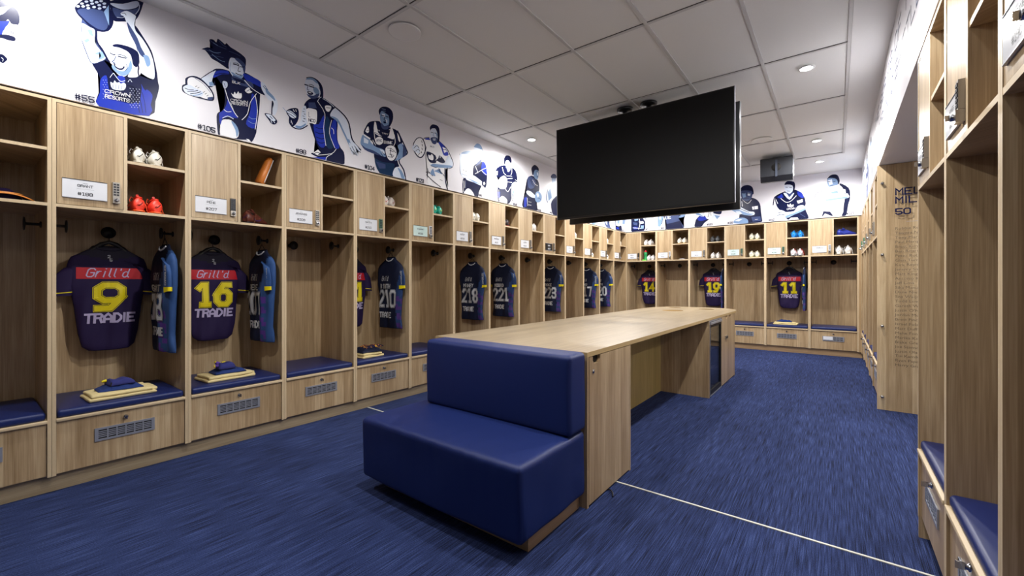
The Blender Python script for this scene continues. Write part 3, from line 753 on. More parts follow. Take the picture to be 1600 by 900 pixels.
figure('L', 0, 0, 5, [
 ('n', '-150,-60 60,-20 100,45 140,90 155,150 140,195 90,185 60,150 30,200 -40,230 -120,100'), ('l', '-60,70 50,50 95,40 60,75 20,110 -60,130'),
 ('r', '-60,180 40,165 75,165 50,210 20,250 5,290 -80,290'), ('w', '50,205 135,195 130,250 115,290 40,265'), ('n', '-60,275 45,270 115,290 115,320 60,312 5,295 -60,300'),
 ('n', 5, '70,245 68,262'), ('n', 5, '88,245 86,265'), ('n', 5, '103,250 102,268'),
 ('l', '-60,300 20,300 40,330 10,380 -60,420'), ('n', '-20,430 20,425 57,460 45,478 20,492 -15,465'), ('l', 4, '10,450 25,462 20,478')],
 'cropped blue player print at the left edge of the photo')
figure('L', 0, 0, 5, [
 ('n', '985,165 1050,190 1120,290 1180,390 1205,470 1225,560 1235,640 1242,690 1215,790 1165,905 775,832 780,700 785,620 750,550 720,495 760,480 820,455 860,480 880,560 950,600 1090,590 1190,620 1160,480 1080,370 1030,260'),
 ('n', '585,70 590,50 620,20 680,-15 850,-10 860,60 885,150 880,200 850,240 800,250 740,235 690,200 640,150 600,105'),
 ('n', '860,10 980,-10 1110,0 1112,50 1080,130 1040,165 960,168 885,160 870,90'),
 ('s', '603,85 650,66 760,75 815,98 845,180 825,232 770,228 700,185 645,135'), ('m', '812,92 850,40 852,200'),
 ('p', '862,25 960,30 1060,8 1088,30 1060,62 970,75 900,55'), ('s', '880,60 960,80 1060,70 1080,60 1060,110 950,130 905,130'),
 ('p', 4, '915,135 960,138 985,120'), ('p', 6, '1060,110 1085,75 1090,40'),
 *[('p', f'{x-15},{y} {x-9},{y-7} {x},{y-9} {x+9},{y-7} {x+15},{y} {x+9},{y+7} {x},{y+9} {x-9},{y+7}') for x, y in ((610, 50), (640, 28), (675, 12), (715, 5), (650, 50), (685, 42), (720, 28), (755, 18), (790, 8), (690, 64), (735, 55), (775, 40), (815, 28), (778, 66), (815, 55))],
 ('s', '640,150 690,200 745,238 750,330 800,400 835,455 780,485 715,497 675,420 645,340 630,290 638,230'),
 ('l', '640,180 700,212 742,240 740,330 790,400 825,452 780,480 718,492 682,420 652,340 634,290 642,230'),
 ('m', '652,315 690,298 702,318 672,335'), ('m', '740,420 795,402 818,448 768,465 790,435'), ('m', '680,230 720,235 730,290 700,270'),
 ('n', 15, '752,240 757,325 800,390 842,470'),
 ('l', '945,100 990,85 1040,110 1062,130 1050,180 1060,240 1110,300 1160,380 1190,450 1205,520 1208,600 1190,618 1130,590 1100,560 1090,480 1080,420 1060,340 1020,250 990,180 970,130 948,118'),
 ('s', '992,172 1030,225 1075,300 1102,370 1135,430 1125,450 1090,420 1055,340 1010,250'), ('m', '1120,430 1160,440 1175,500 1150,520 1130,470'), ('n', 4, '950,104 975,104 985,118'),
 ('l', '885,360 950,372 1000,398 1022,440 1036,490 1032,540 1000,580 960,600 915,575 885,520 868,485 860,420 868,388'),
 ('n', '880,352 920,344 1000,362 1060,392 1086,430 1084,500 1060,525 1038,500 1025,440 995,402 930,372 890,366'), ('l', '1034,520 1060,525 1082,590 1050,605 1000,600 1010,570'),
 ('n', 9, '1060,480 1082,520 1078,560 1085,590'),
 ('m', '872,520 900,560 955,592 1002,578 1032,530 1020,470 1000,525 970,555 920,548 890,510'), ('n', '886,492 915,508 945,518 975,520 960,543 930,545 900,525'), ('w', '898,503 930,515 962,524 940,534 910,522'),
 ('n', 7, '862,414 880,425 897,428'), ('n', 8, '925,440 955,448 985,455'), ('n', 5, '920,425 960,432 995,450'), ('s', 6, '905,440 892,470 875,480 898,492'), ('n', 4, '985,500 995,530 975,555'),
 ('r', '785,622 832,590 850,690 900,765 960,795 1060,800 1090,650 1120,690 1150,740 1165,905 775,830 782,720'),
 ('n', '850,600 960,640 1100,640 1090,800 1060,790 1050,680 900,660'),
 ('r', '925,590 970,600 978,640 945,650 920,615'), ('l', 4, '860,605 885,572 900,590 940,635 975,630'), ('l', 3, '1000,640 1015,622 1030,640'),
 ('r', '1140,700 1190,740 1182,800 1160,860 1140,800'), ('n', 5, '1080,720 1100,800 1115,880'), ('n', 4, '1110,720 1130,800 1140,880'), ('n', 4, '1060,740 1080,830 1090,880'),
 ('p', '862,640 885,650 895,628 915,650 930,640 945,655 965,645 985,665 965,705 880,695'), ('n', 2.5, '885,690 880,660'), ('n', 2.5, '905,694 905,660'), ('n', 2.5, '925,697 930,665'), ('n', 2.5, '945,699 952,672'),
 *[('p', 3.5, f'{1015+i*12},{690+j*16+i} {1018+i*12},{693+j*16+i}') for i in range(7) for j in range(10) if (i+j) % 2 == 0],
 *[('p', 3.0, f'{805+i*10},{625+j*18} {808+i*10},{627+j*18}') for i in range(4) for j in range(9) if (i+j) % 2 == 0],
 ('T', 'w', 'CROWN', 820, 722, 1015, 760, 25), ('T', 'w', 'RESORTS', 822, 762, 1010, 800, 25), ('T', 'n', '#55', 586, 772, 736, 804, 42)],
 'large blue player print lifting a ball overhead, numbered 55')
figure('L', 260, 40, 4.5, [
 ('n', '330,310 380,303 440,318 460,340 540,328 600,355 650,388 692,420 716,460 700,492 660,480 658,520 650,620 635,720 630,760 600,818 560,803 480,797 500,740 490,700 450,668 400,660 370,700 377,768 362,762 353,640 368,608 400,588 412,520 405,450 380,402 320,432 298,420 330,350'),
 ('n', '248,166 290,152 330,162 310,130 303,98 330,98 352,118 362,92 400,122 430,148 422,122 450,150 490,175 530,203 558,235 556,290 542,302 520,270 480,230 455,235 442,270 437,305 400,282 360,255 320,232 295,200 270,172'),
 ('s', 4, '310,105 340,130 380,150 420,165'), ('s', 4, '370,105 395,135 420,150'), ('s', 4, '265,165 320,185 370,200'), ('s', 4, '310,210 350,215 400,225'), ('m', 3, '330,120 360,140'), ('m', 3, '320,200 370,240 410,255'), ('s', 3, '440,180 480,195 520,215'), ('m', 2.5, '300,170 340,190 380,190'),
 ('l', '455,225 500,240 535,268 548,300 542,350 528,372 505,377 468,358 447,322 438,290 440,255'), ('s', '480,232 520,272 540,305 548,345 556,280 520,240 500,228'), ('m', '455,330 480,360 505,376 528,372 540,345 520,352 490,345 470,330'),
 ('n', 7, '472,270 490,274 508,282'), ('n', 6, '520,288 532,292 548,290'), ('n', 4, '470,262 495,264 510,274'), ('n', 4, '512,288 503,318 520,322'), ('n', 6, '488,334 505,344 526,348'), ('m', 3, '450,260 446,300 456,330'),
 ('n', 6, '240,375 300,333 352,305'), ('l', '242,376 300,342 348,314 332,345 322,392 338,422 300,424 268,402'), ('m', '300,400 322,392 338,420 305,424'),
 ('n', '133,372 178,353 232,366 282,408 322,458 337,500 327,528 280,524 200,502 150,484 113,460 112,420 138,408'), ('w', '150,378 180,363 230,380 275,415 312,460 328,500 308,518 260,510 200,480 155,430'),
 ('l', '122,428 160,415 200,438 258,468 244,500 180,492 135,472 118,445'), ('n', 4, '130,440 160,450 190,452'), ('n', 5, '150,462 190,462 220,456'), ('n', 5, '170,480 210,474 240,466'), ('m', 6, '190,492 225,486 250,476'), ('s', 3, '200,370 260,410 310,470'),
 ('n', 3.4, '205,430 215,424'), ('n', 3.4, '220,440 230,433'), ('n', 3.4, '260,470 270,463'), ('n', 3.4, '272,482 283,475'), ('n', 3.4, '285,495 295,488'), ('s', '290,505 328,500 318,524 290,520'),
 ('r', '540,336 600,358 660,392 666,432 620,412 560,382'), ('l', '665,395 700,420 722,465 760,500 782,540 778,600 757,632 745,600 755,542 720,522 690,482 668,440'), ('m', '700,440 722,465 755,500 765,530 730,500 700,470'), ('s', 4, '680,425 700,450'), ('s', 4, '690,420 712,452'),
 ('n', 7, '745,532 742,575 741,622'), ('n', '690,618 730,622 756,640 780,672 766,694 740,690 718,660'), ('l', '698,622 735,628 752,645 768,665 750,672 728,655'), ('n', 4, '728,636 745,655'), ('l', 4, '735,665 742,685'), ('l', 4, '752,668 762,684'),
 ('r', '432,520 462,580 500,640 494,652 440,640 385,655 370,620 400,595 420,560'), ('r', '600,480 630,520 640,640 622,722 560,692 590,600'), ('r', '352,320 430,318 438,345 390,342 330,368'), ('n', 5, '345,345 390,335 436,342'),
 ('s', '470,350 540,380 600,400 610,440 560,430 500,410 460,380'), ('n', '455,360 540,385 560,410 500,400'),
 ('w', '383,672 440,660 482,690 508,740 492,792 386,768 378,712'), ('m', '455,672 485,692 508,740 495,785 485,735'), ('l', 5, '385,655 430,636 470,655'), ('r', '372,625 395,650 380,700 370,660'), ('w', '560,795 580,800 596,818 576,812'),
 ('w', 4.5, '410,440 438,530 478,610 502,642'), ('w', 4.5, '632,480 590,540 570,620 532,662'), ('w', 4, '625,492 640,600 624,728'), ('l', 3, '450,540 470,590'), ('m', 3, '580,640 600,655 630,655'), ('m', 3, '575,670 600,685 625,690'), ('w', 4, '660,480 600,440 550,385'),
 ('w', '455,472 470,485 480,465 492,482 505,462 515,480 528,475 525,512 475,505'), ('w', '552,455 580,434 592,458 604,466 575,476'), ('s', 4, '565,462 585,450'), ('p', '396,392 425,396 430,425 412,444 398,425'), ('s', 3, '405,405 415,430'),
 ('T', 'w', 'BLK', 464, 402, 518, 414, 15), ('T', 'w', 'CROWN', 452, 532, 570, 548, 17), ('T', 'w', 'RESORTS', 460, 552, 572, 568, 16), ('T', 'n', '#105', 222, 722, 342, 754, 32), ('w', 4, '405,590 425,605 455,605')],
 'blue player print with flying dreadlocks running with the ball, numbered 105')
figure('L', 430, 100, 5, [
 ('n', '245,290 280,268 330,262 372,263 432,303 467,338 442,400 487,450 482,560 502,640 537,690 542,760 525,784 400,754 280,702 320,690 350,680 330,640 300,560 270,470 250,400 225,330'),
 ('n', '240,108 280,101 322,118 358,155 374,200 374,265 350,262 345,200 300,130'), ('l', '236,128 262,108 305,118 338,160 350,200 352,240 330,262 300,270 268,258 246,225 232,170'),
 ('m', '238,120 262,106 305,116 336,150 322,150 290,125 255,122'), ('s', '246,235 268,262 300,272 335,258 345,225 320,235 298,248 262,240'), ('m', '300,180 330,190 345,225 320,235 300,210'),
 ('n', 8, '231,160 243,164 256,167'), ('n', 8, '266,172 282,178 300,182'), ('n', 4, '265,160 285,162 302,172'), ('s', 5, '256,170 250,198 262,204'), ('n', '250,214 275,216 296,226 290,240 262,238'), ('w', '256,219 275,221 288,228 268,228'), ('s', 4, '345,185 352,205'),
 ('n', 9, '112,420 113,460 145,497 200,508 250,482'), ('l', '215,340 240,332 252,440 240,478 200,503 165,500 140,478 175,470 200,440 205,390'), ('n', 4, '222,350 232,352'), ('n', 4, '215,370 228,374'), ('n', 4, '225,390 235,394'), ('n', 4, '215,405 228,410'), ('n', 5, '222,425 235,430'), ('n', 5, '215,445 228,450'), ('m', '160,480 200,485 235,465 238,478 200,502 165,498'),
 ('n', '85,372 120,348 178,350 182,430 150,482 125,478 110,420'), ('l', '92,372 122,366 165,405 150,425 118,412'), ('n', 4.5, '92,382 125,398 158,424'), ('n', 4.5, '104,368 135,384 168,412'), ('n', 4.5, '122,362 150,378 172,396'), ('w', 4, '140,355 150,372'), ('w', 4, '160,356 165,372'), ('w', 4, '124,440 134,470'), ('m', 3, '60,340 90,375'),
 ('n', 9, '372,270 460,330 540,402 578,470 602,590 668,672'), ('l', '440,372 470,348 520,392 558,450 580,520 595,590 640,640 662,678 655,684 628,662 650,712 636,712 606,680 618,708 600,700 575,640 558,590 530,530 490,450 432,410'), ('m', '432,408 490,430 535,520 565,585 580,640 560,600 530,535 488,455'), ('m', '555,580 580,590 590,620 570,610'),
 ('n', 4, '600,645 628,695 640,714'), ('n', 4, '585,655 605,690 616,708'), ('n', 4, '620,640 645,675 668,690'),
 ('r', '300,470 340,470 380,400 386,500 390,640 345,642 312,560'), ('r', '452,440 480,452 478,560 502,652 462,652 430,540'), ('r', '290,727 400,727 402,753 350,745'), ('s', '260,300 310,300 325,345 262,345'), ('n', 5, '315,530 350,545 380,540'), ('n', 5, '322,570 360,585 385,580'), ('n', 5, '330,605 360,618 388,612'), ('n', 4, '318,495 350,505 380,500'),
 ('t', '392,420 425,440 428,560 455,650 400,640'), ('w', '244,352 300,352 326,372 320,465 285,462 250,448'), ('s', 3, '262,375 262,410 275,415'), ('T', 'n', 'NCO', 262, 448, 312, 456, 22),
 ('w', 4, '330,290 388,388 378,500 396,637'), ('w', 4, '440,440 424,540 466,655'), ('w', '390,326 434,328 436,350 420,372 398,364'), ('n', 4, '400,340 430,345'), ('w', 4, '335,712 440,700 476,664'), ('w', 4, '395,752 405,725 445,702'), ('w', '295,696 335,668 355,690 330,712'), ('n', 5, '305,700 325,690 345,695'), ('w', 4, '440,500 455,515 458,545'), ('l', 4, '332,290 345,268 360,258'), ('l', 4, '372,270 420,300 458,335'),
 ('T', 'n', '#98', 164, 690, 240, 706, 30)],
 'blue player print running with one hand stretched back, numbered 98')
figure('L', 540, 150, 5.29, [
 ('n', 10, '430,290 500,438 506,480 440,532 480,610 497,690'),
 ('n', '200,213 280,208 300,250 362,258 432,290 462,350 467,392 432,412 402,392 407,440 432,550 442,582 402,602 390,667 280,637 240,520 232,460 225,380 205,362 150,312 165,258'),
 ('n', '273,120 300,90 350,93 387,130 392,190 372,242 352,252 345,150 300,125 285,160'), ('m', '285,150 300,122 342,135 360,190 354,240 322,248 296,226 285,190'), ('l', '298,146 325,148 326,176 305,170'), ('l', '330,190 345,200 345,225 335,215'), ('s', '296,222 322,249 354,240 350,272 312,275 292,245'), ('n', 6, '296,158 318,165'), ('n', 6, '332,168 352,175'), ('n', 5, '322,175 318,198 334,202'), ('n', '312,208 338,212 330,228 314,224'),
 ('n', 4, '285,110 310,120 330,118'), ('m', 3, '300,105 330,112'), ('n', '300,122 345,132 355,160 330,142'),
 ('m', '145,320 200,353 206,380 250,420 302,438 342,472 330,502 290,492 230,456 160,430 125,400 127,360'), ('l', '150,340 190,368 185,395 150,385'), ('s', '130,400 165,428 232,452 290,490 240,480 160,445'), ('l', '280,440 310,445 330,470 310,480'), ('n', 4, '300,460 325,490'), ('n', 4, '290,470 315,505'),
 ('m', '430,412 467,393 497,440 502,480 450,522 400,534 385,505 430,480 442,450'), ('s', '470,400 498,440 502,482 470,508 482,460'), ('l', '405,490 430,485 425,515 400,522'),
 ('n', '322,428 372,402 414,422 430,480 404,534 358,536 330,492'), ('w', '330,432 370,408 408,426 422,480 398,528 362,530 338,490'), ('n', 4, '345,430 385,440 415,470'), ('n', 4, '350,500 380,505 400,495'), ('n', 5, '375,430 372,470 385,510'), ('n', 5, '365,450 395,460'), ('n', 4, '360,480 395,490'),
 ('w', '238,218 252,222 268,300 302,332 268,326 234,292'), ('w', '374,258 384,262 402,320 396,358 346,340 358,330'), ('n', 4, '240,300 300,330'), ('w', 5, '235,290 240,340 250,380'), ('w', 5, '402,320 410,380 398,410'), ('w', 4, '225,365 248,405'),
 ('w', '246,370 252,348 278,337 302,348 311,370 302,393 278,404 254,393'), ('T', 's', 'RYC', 258, 378, 300, 378, 18), ('T', 'w', 'Bank'.upper(), 318, 392, 384, 398, 22), ('w', '164,288 186,250 194,288 184,306 172,300'), ('n', 4, '172,290 190,282'), ('w', '152,314 206,350 200,360 150,326'), ('w', '428,306 445,340 452,378 440,372 432,340'), ('T', 'w', 'TRY', 300, 312, 350, 322, 10), ('T', 'w', 'BLK', 256, 282, 282, 292, 9), ('w', 3, '360,280 372,272'),
 ('t', '240,520 300,545 400,560 398,600 390,665 280,635'), ('s', '250,540 330,565 330,600 280,600'), ('l', '402,602 437,587 466,622 492,692 395,667'), ('m', '430,592 466,622 490,690 465,684 450,640'), ('T', 'n', '#104', 160, 597, 238, 618, 30)],
 'dark blue player print holding a ball at the waist, numbered 104')
figure('L', 540, 150, 5.29, [
 ('w', '640,365 700,352 772,378 822,418 847,468 887,550 880,592 832,602 822,622 832,700 842,772 690,732 680,640 670,560 665,480 640,420'), ('n', 6, '772,372 832,430 860,480 888,550 880,590 834,604'), ('n', 5, '640,365 655,345 690,342'), ('n', 4, '668,420 662,450'),
 ('n', '670,458 742,490 748,550 704,552 680,520'), ('w', '684,485 700,492 712,480 726,500 722,530 690,520'), ('n', '780,490 822,540 800,556 752,532 765,515'), ('w', 4, '745,530 780,480 782,510'), ('r', '765,380 802,396 852,482 812,490 790,430'), ('w', '800,420 822,430 838,460 815,470'), ('n', 4, '805,440 828,445'), ('r', '652,350 690,345 702,365 660,360'),
 ('n', '696,262 718,234 762,248 777,290 774,372 757,385 752,330 745,272 715,272 705,292'), ('l', '700,290 716,268 745,275 760,320 757,375 736,396 714,382 702,340'), ('s', '703,345 757,345 754,385 737,400 714,386'), ('l', '720,352 745,352 742,368 724,366'), ('n', 4, '724,358 742,360'), ('n', 5, '708,300 722,303'), ('n', 5, '736,306 752,310'), ('m', 4, '728,305 724,328 736,332'), ('m', '745,290 760,320 757,350 748,320'),
 ('n', '556,402 588,348 632,346 660,400 660,462 632,510 598,505 565,458'), ('w', '563,402 592,354 628,352 652,402 652,460 628,500 602,497 572,455'), ('l', '548,430 578,398 612,430 612,472 588,470'), ('n', 4, '565,430 590,410 605,430'), ('n', 4, '580,455 600,440 612,455'), ('n', 4, '600,490 615,470'), ('n', 5, '628,370 632,385'), ('n', 5, '632,400 636,415'), ('n', 5, '630,430 634,445'), ('n', 5, '625,460 628,470'),
 ('l', '850,490 887,552 872,592 780,592 710,582 700,560 780,560 822,550'), ('m', '720,560 800,570 872,575 870,592 780,592 712,582'), ('n', 4, '705,575 740,590 760,586'),
 ('n', 5, '665,630 690,630 720,660'), ('n', 5, '668,650 720,700 785,752'), ('n', 9, '822,602 826,700 842,770'), ('m', '730,620 780,600 800,650 780,640'), ('n', 4, '760,610 800,640 815,660'), ('m', '700,640 722,600 735,640 742,662 720,655'), ('n', 5, '770,600 790,640'), ('n', 3, '680,600 690,640'), ('n', 3, '780,690 800,700'),
 ('T', 's', 'BLK', 700, 420, 732, 426, 9), ('T', 'n', '#123', 585, 703, 645, 718, 27)],
 'white shirted player print raising a ball at his shoulder, numbered 123')
figure('L', 700, 200, 6.42, [
 ('n', 6, '118,262 122,330 124,450 160,505'), ('n', '258,380 332,338 372,368 392,450 387,560 372,602 340,572 312,620 302,692 255,682 230,622 190,612 165,652 148,652 148,520 200,468 250,468'),
 ('l', '120,260 180,232 262,240 250,330 242,400 242,470 160,502 125,450 120,330'), ('m', '130,255 180,232 258,240 250,262 180,262'), ('n', 4, '262,190 290,158 326,174 346,230 338,310'), ('l', '262,190 290,158 325,175 346,230 336,310 300,342 255,320 258,240'), ('m', '262,190 290,156 326,172 342,215 300,202'), ('s', '300,340 336,312 330,350 280,380 290,355'),
 ('w', '135,390 180,372 222,420 228,470 190,500 150,482'), ('n', 4, '150,420 162,425'), ('n', 4, '175,430 188,436'), ('m', 4, '140,460 190,480'), ('l', '180,490 242,468 332,530 352,550 346,582 262,547 190,522'), ('m', '200,505 262,530 340,570 262,547'), ('n', '340,540 372,528 384,560 366,590 342,572'), ('w', '350,548 366,540 374,560 360,575'),
 ('r', '345,340 376,362 390,450 372,472 336,420'), ('w', 4, '272,460 340,420 382,402'), ('w', 4, '275,385 290,420 300,450'), ('w', 5, '250,480 270,500 300,510'), ('w', 4, '335,425 360,450 385,470'), ('w', '170,632 200,605 240,632 262,687 165,655'), ('w', 4, '155,530 158,580 155,640'), ('s', 4, '180,540 175,600'), ('w', 3, '170,530 168,600'),
 ('T', 'n', '#1', 315, 682, 342, 690, 20)], 'dark blue player print hugging a ball beneath a lamp reflection, numbered 1')
figure('L', 700, 200, 6.42, [
 ('n', 5, '500,395 470,440 443,500 470,562 520,600'), ('n', '500,398 562,373 642,398 682,438 698,530 682,562 642,650 626,742 590,763 585,702 540,682 515,742 498,700 498,590 518,500 468,480'),
 ('l', '570,330 600,308 634,340 632,402 605,442 585,402'), ('n', '560,322 580,278 622,283 638,330 630,352 602,322 578,335 570,370'), ('n', 4, '600,370 615,372'), ('n', 5, '604,400 625,398'), ('s', 5, '588,405 605,435 628,405'), ('n', 5, '565,320 562,380'),
 ('l', '446,500 478,470 502,520 562,580 532,612 470,560'), ('w', '510,520 562,478 592,520 582,602 530,602'), ('n', 4, '540,510 545,545'), ('m', 4, '520,580 570,590'), ('l', '642,560 690,542 672,620 642,702 635,652'), ('m', '650,640 672,620 645,700'), ('n', 5, '640,660 655,690 640,740'),
 ('w', 4, '545,395 560,450 580,470'), ('w', 4, '640,400 640,450 630,470'), ('w', 5, '590,480 640,485'), ('w', 5, '590,510 645,505'), ('w', 5, '585,540 640,545'), ('w', 4, '570,600 600,640 630,590'), ('w', '470,440 500,430 498,470 478,478'), ('w', 4, '675,520 692,530'), ('w', '520,702 550,682 592,720 585,762 520,742'), ('r', '500,640 522,640 520,700 504,702'), ('w', 3, '510,620 512,720'),
 ('T', 'n', '#58', 655, 771, 692, 780, 19)], 'dark blue player print looking down at the ball in his arm, number 58')
figure('L', 700, 200, 6.42, [
 ('n', '790,520 840,478 902,528 917,600 907,642 872,702 882,760 890,832 753,802 758,700 788,640'), ('n', '838,400 870,370 907,400 908,432 880,422 872,452 850,472 841,442'), ('m', '875,420 907,432 909,470 896,517 870,502 858,462'), ('l', '890,440 905,445 906,470 895,480'), ('n', 4, '888,440 902,444'), ('n', 4, '892,490 904,492'),
 ('l', '795,628 832,638 882,680 932,680 936,702 880,702 830,692 788,652'), ('s', '800,500 840,490 880,540 860,600 810,600'), ('n', 5, '830,520 850,570 880,600'), ('m', '880,650 912,638 940,680 932,732 895,747 873,712'), ('l', '885,660 905,652 915,680 900,700'), ('n', 4, '900,700 930,715'), ('r', '765,700 792,690 787,790 763,792'), ('w', 3, '795,700 800,780'), ('w', 3, '810,740 835,745'), ('w', 3, '805,770 835,775'), ('w', 3, '850,520 870,560 900,580'),
 ('T', 'n', '#33', 898, 829, 930, 838, 17)], 'dark blue player print in profile holding the ball low, left of the hanging screen')
figure('L', 700, 200, 6.42, [
 ('l', '1000,620 1045,555 1095,560 1130,600 1125,740 1040,762 982,722'), ('n', '1033,760 1070,700 1110,690 1120,890 1055,872'), ('m', '1038,500 1082,500 1080,552 1045,552'), ('s', '1033,480 1055,460 1082,470 1087,502 1038,502'), ('s', 5, '1000,620 985,700 1000,745'), ('m', '1000,640 1030,600 1040,700 1010,730'), ('T', 'n', '#6', 1024, 853, 1044, 860, 14)],
 'pale player print half hidden by the left edge of the hanging screen')
figure('L', 820, 300, 5, [('m', '515,190 555,180 558,205 552,255 530,260 520,225'), ('s', '515,190 530,188 535,250 522,240'), ('m', '570,195 600,190 600,215 585,210')], 'small legs of a player print showing under the screen, leftmost')
figure('L', 820, 300, 5, [('s', '612,195 650,185 692,180 682,220 652,232 672,287 640,277 622,240'), ('l', '620,200 640,198 645,260 630,240'), ('l', '660,195 685,190 675,215'), ('T', 'n', '#2', 668, 285, 682, 288, 8)], 'small player print under the screen on the left wall, arms folded')
figure('L', 820, 300, 5, [('n', 5, '712,190 706,240 712,270'), ('l', '718,188 782,190 792,240 772,270 750,275 712,262 710,220'), ('n', '712,262 735,270 752,262 757,308 712,297'), ('r', '716,275 735,278 735,292 716,288'), ('m', '722,200 740,205 738,250 724,245'), ('m', '765,210 785,220 780,250 762,250'), ('T', 'n', '#7', 760, 303, 775, 306, 8)], 'pale player print nearest the corner on the left wall')
figure('B', 820, 300, 5, [
 ('n', '830,150 905,150 932,190 940,235 932,303 838,317 836,260'), ('l', '918,178 988,160 992,225 960,237 935,222'), ('m', '850,190 880,185 885,220 860,228'), ('s', '845,235 880,240 878,262 850,258'), ('r', '850,270 880,272 885,290 850,292'), ('w', 4, '890,200 900,240 890,290'), ('l', '890,230 925,228 930,245 900,250'), ('n', 4, '930,190 950,222'), ('w', 3, '845,280 925,285'), ('m', '905,262 930,262 928,285 905,290'), ('T', 'n', '#9', 945, 298, 966, 296, 12)],
 'dark blue player print on the back wall nearest the left corner')
figure('B', 820, 300, 5, [
 ('m', '1042,160 1088,145 1082,200 1062,265 1040,264 1045,220'), ('n', 4, '1086,150 1082,200 1068,250'), ('l', '1050,165 1070,160 1062,215 1050,215'),
 ('s', '1088,140 1240,125 1252,185 1202,202 1222,240 1238,287 1100,302 1112,260 1090,200'), ('n', '1110,250 1215,225 1238,287 1100,302'), ('m', '1200,130 1240,125 1252,185 1202,200 1225,165'), ('T', 'l', 'DE', 1100, 214, 1140, 206, 26), ('T', 'n', '#8', 1064, 291, 1084, 288, 14)],
 'slate grey player print standing wide armed under the screen, number 8')
figure('B', 820, 300, 5, [
 ('n', '1370,125 1430,105 1528,95 1535,170 1480,167 1440,142 1400,165'), ('n', '1342,210 1380,180 1442,205 1402,242 1377,272 1328,274 1333,230'), ('r', '1350,208 1380,186 1430,205 1398,222 1362,224'),
 ('l', '1300,138 1362,160 1402,172 1396,192 1340,177'), ('m', '1320,150 1362,168 1396,190 1340,177'), ('l', '1470,168 1527,185 1502,212 1450,197'), ('m', '1480,180 1527,186 1502,212'), ('w', '1400,150 1435,118 1472,150 1457,202 1420,207'), ('n', 4, '1425,140 1440,165 1430,195'), ('n', 3, '1450,140 1455,185'), ('T', 'n', '#163', 1424, 262, 1466, 258, 13)],
 'dark blue player print crouching with a ball under the screen, number 163')
figure('B', 1080, 300, 5, [
 ('n', '375,60 400,48 460,42 510,58 538,95 545,150 552,215 545,235 420,245 372,245 380,150'), ('n', '380,-10 398,-42 440,-55 476,-40 488,0 480,20 440,0 390,12'), ('s', '388,0 405,-12 470,-8 478,25 465,55 432,72 395,50'), ('m', '395,10 425,8 428,40 405,45'), ('l', '440,5 465,10 460,30 442,28'), ('n', 4, '398,8 418,10'), ('n', 4, '440,10 462,14'), ('n', 4, '415,48 450,50'),
 ('l', '275,105 330,98 390,120 450,150 490,155 492,178 440,182 360,160 300,135'), ('m', '280,115 330,122 440,165 490,170 440,182 350,160'), ('n', 4, '380,130 450,160'), ('l', '345,150 380,150 400,170 370,178'), ('m', '330,240 350,212 400,200 440,215 440,245 380,248'), ('l', '340,225 370,210 400,212 370,230'), ('w', '475,115 520,108 522,132 480,138'), ('n', 4, '490,112 492,134'), ('w', 4, '395,75 400,110'), ('s', '470,195 540,190 548,225 480,232'), ('w', 3, '500,215 520,212'), ('w', 3, '400,60 440,90 470,62'),
 ('T', 'n', '#38', 285, 250, 325, 246, 14)], 'dark teal player print kneeling beside the right edge of the screen, number 38')
figure('B', 1080, 300, 5, [
 ('n', 8, '640,100 650,45 672,30'), ('n', '655,40 700,8 745,-8 800,-20 850,0 885,42 895,90 890,130 918,207 850,217 760,217 735,190 700,150 668,110'),
 ('n', '728,-58 750,-85 802,-80 812,-48 806,-15 792,10 788,-40 745,-55'), ('l', '732,-55 790,-52 792,-5 770,14 742,5 730,-25'), ('n', 4, '738,-38 752,-36'), ('n', 4, '768,-36 784,-34'), ('n', 4, '748,-8 770,-6'), ('s', '742,2 770,14 792,-5 795,20 765,35 745,25'), ('l', '720,10 745,10 765,40 790,15 805,8 768,60'),
 ('l', '720,162 802,150 832,110 880,105 886,140 802,178 742,202'), ('m', '740,185 800,165 885,128 886,142 802,178 742,202'), ('l', '655,168 690,140 742,160 732,197 680,202'), ('n', 4, '670,185 700,175 730,180'), ('n', 4, '680,165 705,158'), ('r', '672,40 708,14 722,42 690,50'), ('r', '830,-5 862,5 880,40 860,45 835,25'), ('w', '825,70 870,55 872,78 835,90'), ('n', 3, '845,62 848,84'), ('w', 4, '700,50 740,80 780,70 820,30'), ('w', '752,95 765,102 775,90 785,104 798,96 796,115 756,115'), ('T', 'w', 'CROWN', 748, 140, 812, 132, 12), ('w', 4, '662,60 676,90'), ('w', '760,217 780,200 830,198 840,217'), ('s', 4, '850,170 890,195'),
 ('T', 'n', '#82', 606, 227, 650, 221, 14)], 'navy shirted player print passing a ball below the black loudspeaker')
